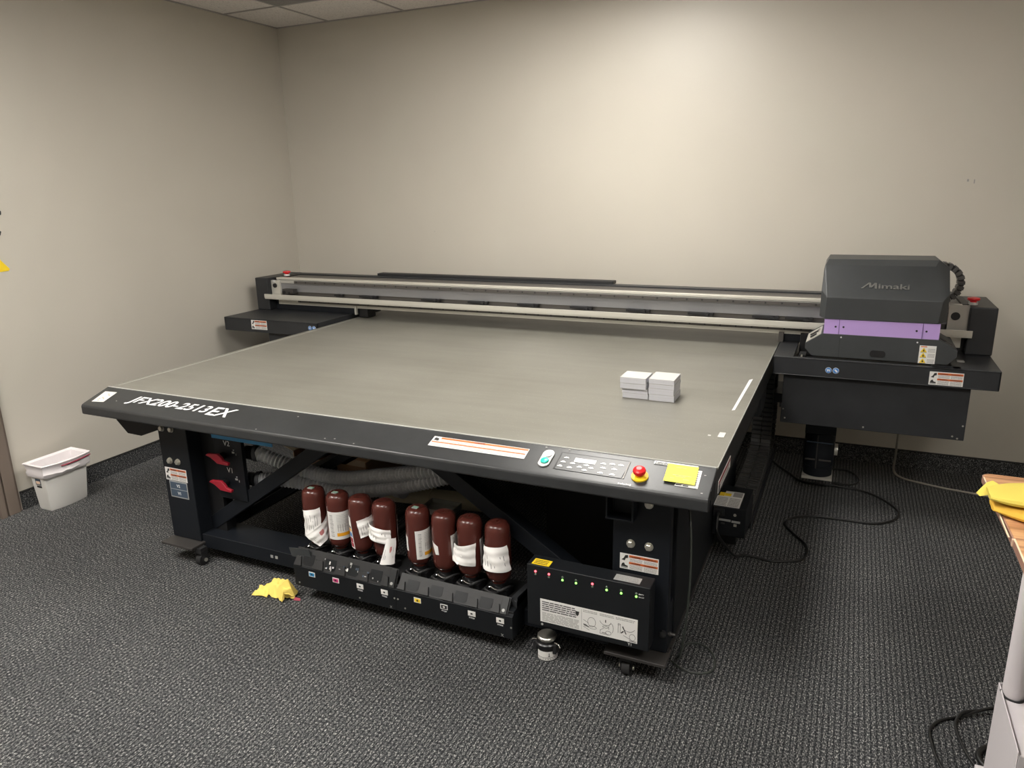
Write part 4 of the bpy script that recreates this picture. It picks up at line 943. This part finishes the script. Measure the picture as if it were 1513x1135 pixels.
# liner folded over the rim
rr = random.Random(3)
def wob(P, a): return [(x + rr.uniform(-a, a), y + rr.uniform(-a, a), z_ + rr.uniform(-a, a)) for x, y, z_ in P]
rg = [wob(ringpts(cx2, cy, .132, .250, .195, .024, 12), .004), wob(ringpts(cx2, cy, .144, .262, .212, .027, 12), .004), wob(ringpts(cx2, cy, .136, .254, .230, .025, 12), .003), ringpts(cx2, cy, .146, .262, .252, .024, 12), ringpts(cx2, cy, .154, .272, .262, .026, 12), ringpts(cx2, cy, .146, .264, .266, .024, 12),
      ringpts(cx2, cy, .114, .232, .259, .019, 12), wob(ringpts(cx2, cy, .102, .216, .222, .012, 12), .004), wob(ringpts(cx2 - .002, cy, .076, .19, .12, .004, 12), .006), wob(ringpts(cx2 - .006, cy, .055, .17, .05, .0, 12), .003)]
L_ = loft(rg, 'liner', cap0=False, cap1=True).build('bin_liner', smooth=True)
tag(L_, 'translucent whitish bag lining the white waste bin, folded over its rim', 'bin liner')
rg = ringpts(cx2, cy, .150, .266, .244, .025, 12)
MB().tube([rg[i] for i in range(4, 13)], .003, 'drawn' if 'drawn' in M else 'draw', 8, 3).build('drawstring', L_, smooth=True)['label'] = 'dark red drawstring'

# ------------------------------------------------------------------ cloths
CP = {'A': [0.191, -0.152, 0.006], 'B': [0.213, -0.128, 0.03], 'C': [0.203, -0.112, 0.035], 'D': [0.221, -0.108, 0.03], 'E': [0.263, -0.142, 0.007], 'F': [0.263, -0.126, 0.02], 'G': [0.246, -0.098, 0.045], 'H': [0.253, -0.072, 0.055], 'I': [0.283, -0.072, 0.055], 'J': [0.352, -0.105, 0.088], 'K': [0.372, -0.112, 0.055], 'L': [0.382, -0.108, 0.016], 'M': [0.379, -0.112, 0.007], 'N': [0.339, -0.118, 0.012], 'O': [0.351, -0.150, 0.007], 'P': [0.31, -0.132, 0.010], 'Q': [0.299, -0.138, 0.008], 'R': [0.262, -0.129, 0.010], 'S': [0.315, -0.118, 0.054], 'T': [0.282, -0.112, 0.048], 'U': [0.345, -0.132, 0.042], 'V': [0.242, -0.112, 0.022],
      'X': [.24, -.05, .008], 'Y': [.30, -.035, .008], 'Z': [.36, -.06, .008]}
ks = list(CP); fcs = ['AEVB', 'BVDC', 'VFGD', 'EFV', 'FTG', 'GTH', 'TSIH', 'SKJI', 'SUK', 'UNMLK'[0:5], 'SPON'[0:0] or 'SPOU', 'UON', 'STQP', 'TFRQ', 'IJZY', 'HIYX', 'GHXD', 'KLZJ']
bmc = bmesh.new(); vv_ = [bmc.verts.new(CP[k]) for k in ks]
for f_ in fcs:
    try: bmc.faces.new([vv_[ks.index(c_)] for c_ in f_])
    except ValueError: pass
bmesh.ops.recalc_face_normals(bmc, faces=bmc.faces); bmesh.ops.triangulate(bmc, faces=bmc.faces)
bmesh.ops.subdivide_edges(bmc, edges=bmc.edges, cuts=3, use_grid_fill=True)
for _ in range(1): bmesh.ops.smooth_vert(bmc, verts=bmc.verts, factor=.12, use_axis_x=True, use_axis_y=True, use_axis_z=True)
for v_ in bmc.verts:
    x_, y_ = v_.co.x, v_.co.y
    v_.co.z = max(.005, v_.co.z + .0025 * math.sin(x_ * 260 + y_ * 90) + .002 * math.sin(y_ * 310 - x_ * 120))
bmc.normal_update(); bmc.verts.index_update()
up_ = [v_.co.copy() for v_ in bmc.verts]; n_v = len(up_)
dn_ = [v_.co - v_.normal * .003 * (1 if v_.normal.z >= 0 else -1) for v_ in bmc.verts]
F_ = [[v_.index for v_ in f_.verts] for f_ in bmc.faces]
bd_ = [e_ for e_ in bmc.edges if len(e_.link_faces) == 1]
fb = MB().add(up_ + dn_, F_ + [[i + n_v for i in reversed(f_)] for f_ in F_] + [(e_.verts[0].index, e_.verts[1].index, e_.verts[1].index + n_v, e_.verts[0].index + n_v) for e_ in bd_], 'cloth')
bmc.free()
fl = fb.build('cleaning_cloth', smooth=True); tag(fl, 'crumpled yellow cleaning cloth on the carpet in front of the ink tray', 'cloth')
MB().hull([(.378, -.115, .004), (.408, -.108, .004), (.402, -.100, .010), (.380, -.106, .014)], 'drawn' if 'drawn' in M else 'draw').build('red_corner', fl)['label'] = 'dark red cloth corner'

# ------------------------------------------------------------------ side table
TB = thing('side_table', 'wood-look folding table with white metal legs at the right edge', 'table', (3.1, -.20, 0))
ZT = .72
b = MB()
out = []
for k in range(7):
    a = R(180 - 15 * k); out.append((2.745 + .024 * math.cos(a), .352 + .024 * math.sin(a)))
out += [(3.45, .376), (3.45, -.085), (2.7315, -.085)]
b.prism(out, 'z', ZT - .022, ZT - .0015, 'woodedge'); b.prism([(x + (.003 if x < 3 else 0), y - .002 if y > 0 else y) for x, y in out], 'z', ZT - .0015, ZT, 'wood')
b.build('tabletop', TB, bevel=.0015)
MB().box(2.7325, 3.45, -.80, -.089, ZT - .022, ZT - .0015, 'woodedge').box(2.7355, 3.45, -.80, -.089, ZT - .0015, ZT, 'wood').build('tabletop', TB, bevel=.0015)
MB().box(2.7215, 2.725, -.085, .34, ZT - .001, ZT + .0006, 'woodlip').box(2.7325, 2.7365, -.80, -.089, ZT - .001, ZT + .0006, 'woodlip').box(2.7295, 2.7345, -.094, -.084, ZT - .02, ZT - .002, 'skin').build('edge_trim', TB)
b = MB().box(2.80, 3.40, -.75, .32, ZT - .06, ZT - .0225, 'whitem'); b.build('apron_frame', TB, bevel=.003)
def tleg(x, y, mir=1):
    lg_ = MB().cyl((x, y, .33), (x, y, ZT - .0225), .0235, 'whitem', 28).build('leg', TB, smooth=True)
    MB().tube([(x - .026, y - .0, .338), (x - .018, y - .020, .331), (x + .006, y - .028, .330), (x + .028, y - .012, .331)], .003, 'rub', 8).build('collar', lg_, smooth=True)
    return lg_
ly = -.168
tleg(2.770, ly)
tleg(2.798, -.315)
# outer sleeve: folded white channel
b = MB().box(2.743, 2.746, -.40, ly + .03, .05, .340, 'whitem').box(2.746, 2.835, ly + .027, ly + .03, .05, .340, 'whitem').box(2.746, 2.835, -.40, ly + .0, .05, .329, 'whitem').build('leg_sleeve', TB, bevel=.002)
MB().box(2.73, 2.90, -.5, -.1, .02, .05, 'whitem').build('foot', TB, bevel=.004)
MB().box(2.90, 3.3, -.26, -.22, .02, .06, 'whitem').build('foot', TB, bevel=.004)
tleg(3.35, ly); tleg(3.35, -.62)
MB().box(3.30, 3.42, -.75, -.1, .0, .33, 'whitem').build('leg_sleeve', TB, bevel=.002)
MB().cyl((2.76, -.46, .0205), (2.80, -.48, .0205), .020, 'rub').cyl((2.76, -.12, .0205), (2.80, -.12, .0205), .020, 'rub').build('caster', TB, smooth=True)

def tcloth(x0, x1, y0, y1, z0, h, mt, seed, name, label):
    # soft folded pad, bulging edges
    b = MB(); n = 20; m2 = 14; v = []; f = []; rr = random.Random(seed)
    for j in range(m2):
        a = 2 * math.pi * j / m2
        for i in range(n + 1):
            t = i / n; x = x0 + (x1 - x0) * t
            w = (y1 - y0) / 2 * (1 - .55 * (1 - t) ** 4); cyy = (y0 + y1) / 2 + .01 * math.sin(t * 5 + seed)
            ca, sa = math.cos(a), math.sin(a)
            yy_ = cyy + w * (abs(ca) ** .6) * (1 if ca > 0 else -1)
            hh = h / 2 * (1 - .6 * (1 - t) ** 5) * (1 + .10 * math.sin(t * 11 + seed + j))
            zz_ = z0 + h / 2 + hh * (abs(sa) ** .6) * (1 if sa > 0 else -1)
            v.append((x + rr.uniform(-.001, .001), yy_, max(zz_, z0)))
    for j in range(m2):
        for i in range(n): f.append((j * (n + 1) + i, j * (n + 1) + i + 1, ((j + 1) % m2) * (n + 1) + i + 1, ((j + 1) % m2) * (n + 1) + i))
    f.append(tuple(j * (n + 1) for j in range(m2))); f.append(tuple(j * (n + 1) + n for j in range(m2 - 1, -1, -1)))
    b.add(v, f, mt); return b
b = tcloth(2.706, 2.93, .0, .145, ZT + .0008, .026, 'cloth3', 2, '', '')
tag(b.build('folded_cloth', smooth=True), 'deeper orange-yellow folded cloth lying directly on the table under the other one', 'cloth', 'yellow cloths on the side table')
b = tcloth(2.697, 2.94, .02, .19, ZT + .0282, .030, 'cloth2', 5, '', '')
b.hull([(2.703, .140, ZT + .046), (2.716, .168, ZT + .054), (2.702, .168, ZT + .046), (2.674, .125, ZT + .028), (2.682, .112, ZT + .024), (2.708, .130, ZT + .034), (2.735, .12, ZT + .040), (2.735, .15, ZT + .048)], 'cloth2')
tag(b.build('folded_cloth', smooth=True), 'bright yellow folded cloth on top, with a small tail over the table edge', 'cloth', 'yellow cloths on the side table')
# cables at the table foot
cord([(2.85, .22, .035), (2.80, .205, .02), (2.731, .158, .006), (2.672, .115, .005), (2.640, .06, .005), (2.640, .0, .005), (2.648, -.06, .005), (2.668, -.13, .005), (2.70, -.22, .005)], .0042, 'cord', 'black_cable', 'outer black cable curving wide on the carpet beside the table foot')
cord([(2.85, .235, .02), (2.79, .205, .012), (2.735, .165, .016), (2.712, .12, .006), (2.713, .07, .005), (2.725, .0, .005), (2.75, -.07, .005), (2.79, -.16, .005)], .0042, 'cord', 'black_cable', 'inner black cable curving tighter beside the table foot')
cord([(2.84, .085, .012), (2.80, .055, .008), (2.765, .02, .008), (2.755, -.02, .008), (2.775, -.06, .008), (2.82, -.10, .008)], .0075, 'cord', 'black_cable', 'thick short black cable looping closest to the white table leg')

# wall sticker fragment at the left edge
b = MB(); xw = XW + .0004
def wp(poly, mt, th=.001, o=0): b.prism(poly, 'x', xw + o, xw + th + o, mt)
wp([(.10, 1.500), (.19, 1.498), (.222, 1.512), (.224, 1.528), (.21, 1.538), (.10, 1.545)], 'ink'); wp([(.19, 1.545), (.215, 1.562), (.216, 1.540), (.20, 1.541)], 'ink')
wp([(.10, 1.42), (.19, 1.43), (.205, 1.47), (.206, 1.505), (.10, 1.51)], 'skin'); wp([(.10, 1.40), (.19, 1.402), (.200, 1.415), (.206, 1.43), (.19, 1.44), (.10, 1.44)], 'ink', .001, .0006)
wp([(-.04, 1.24), (.10, 1.232), (.205, 1.236), (.212, 1.245), (.18, 1.285), (.15, 1.335), (.02, 1.40), (-.04, 1.38)], 'yellow')
tag(b.build('wall_sticker'), 'small wall sticker at the left edge, black shapes above a yellow pointed shape', 'sticker')
# scuffs on the walls
b = MB()
for (x, z_, w, h) in ((2.80, 1.57, .008, .012), (2.83, 1.56, .005, .02), (2.72, .36, .006, .005), (-.35, 1.3, .004, .004)): b.box(x, x + w, YW - .0006, YW, z_, z_ + h, 'print')
struct(b.build('trim_4'))

# cardboard box under the printer
CB = thing('cardboard_box', 'open brown cardboard box on the carpet under the printer bed, behind the hoses', 'box', (-.25, 1.12, 0))
x0, x1, y0, y1 = -.50, .0, .93, 1.28
b = MB().box(x0, x1, y0, y0 + .005, 0, .13, 'cardboard').box(x0, x1, y1 - .005, y1, 0, .20, 'cardboard').box(x0, x0 + .005, y0, y1, 0, .16, 'cardboard').box(x1 - .005, x1, y0, y1, 0, .16, 'cardboard').box(x0, x1, y0, y1, 0, .005, 'cbl')
b.build('body', CB)
MB().obox((x0, y0, .16), (0, .33, 0), (-.12, 0, .04), (0, 0, .004), 'cbl').build('flap', CB)
MB().obox((x0 + .08, y1 - .005, .16), (.3, 0, 0), (0, .09, .04), (0, 0, .004), 'cbl').build('flap', CB)

# ------------------------------------------------------------------ world, camera
w = bpy.data.worlds.new('World'); S.world = w; w.use_nodes = True
w.node_tree.nodes['Background'].inputs[0].default_value = (.5, .5, .5, 1); w.node_tree.nodes['Background'].inputs[1].default_value = 0.0
cam = bpy.data.cameras.new('Camera'); co = bpy.data.objects.new('Camera', cam); COL.objects.link(co); S.camera = co
f_px = 1083.36
cam.sensor_width = 36; cam.sensor_fit = 'HORIZONTAL'; cam.lens = f_px / 1513 * 36
cam.clip_start = .05
Rm = Matrix(((0.9095294271078204, -0.40568247700995247, -0.09043201353497285), (0.41512127892671785, 0.8757721424235174, 0.2463685822850966), (-0.020749578481652577, -0.26161972861768595, 0.9649479636699806)))
rt, fw, upv = Rm.col[0], Rm.col[1], Rm.col[2]
mw = Matrix.Identity(4)
for r_ in range(3): mw[r_][0] = rt[r_]; mw[r_][1] = upv[r_]; mw[r_][2] = -fw[r_]
mw.translation = Vector((2.300, -2.1226, 1.6)); co.matrix_world = mw
S.view_settings.view_transform = 'Standard'; S.view_settings.look = 'None'; S.view_settings.gamma = 1; S.view_settings.exposure = 0.82
for o in bpy.data.objects:
    if '_w' in o: del o['_w']
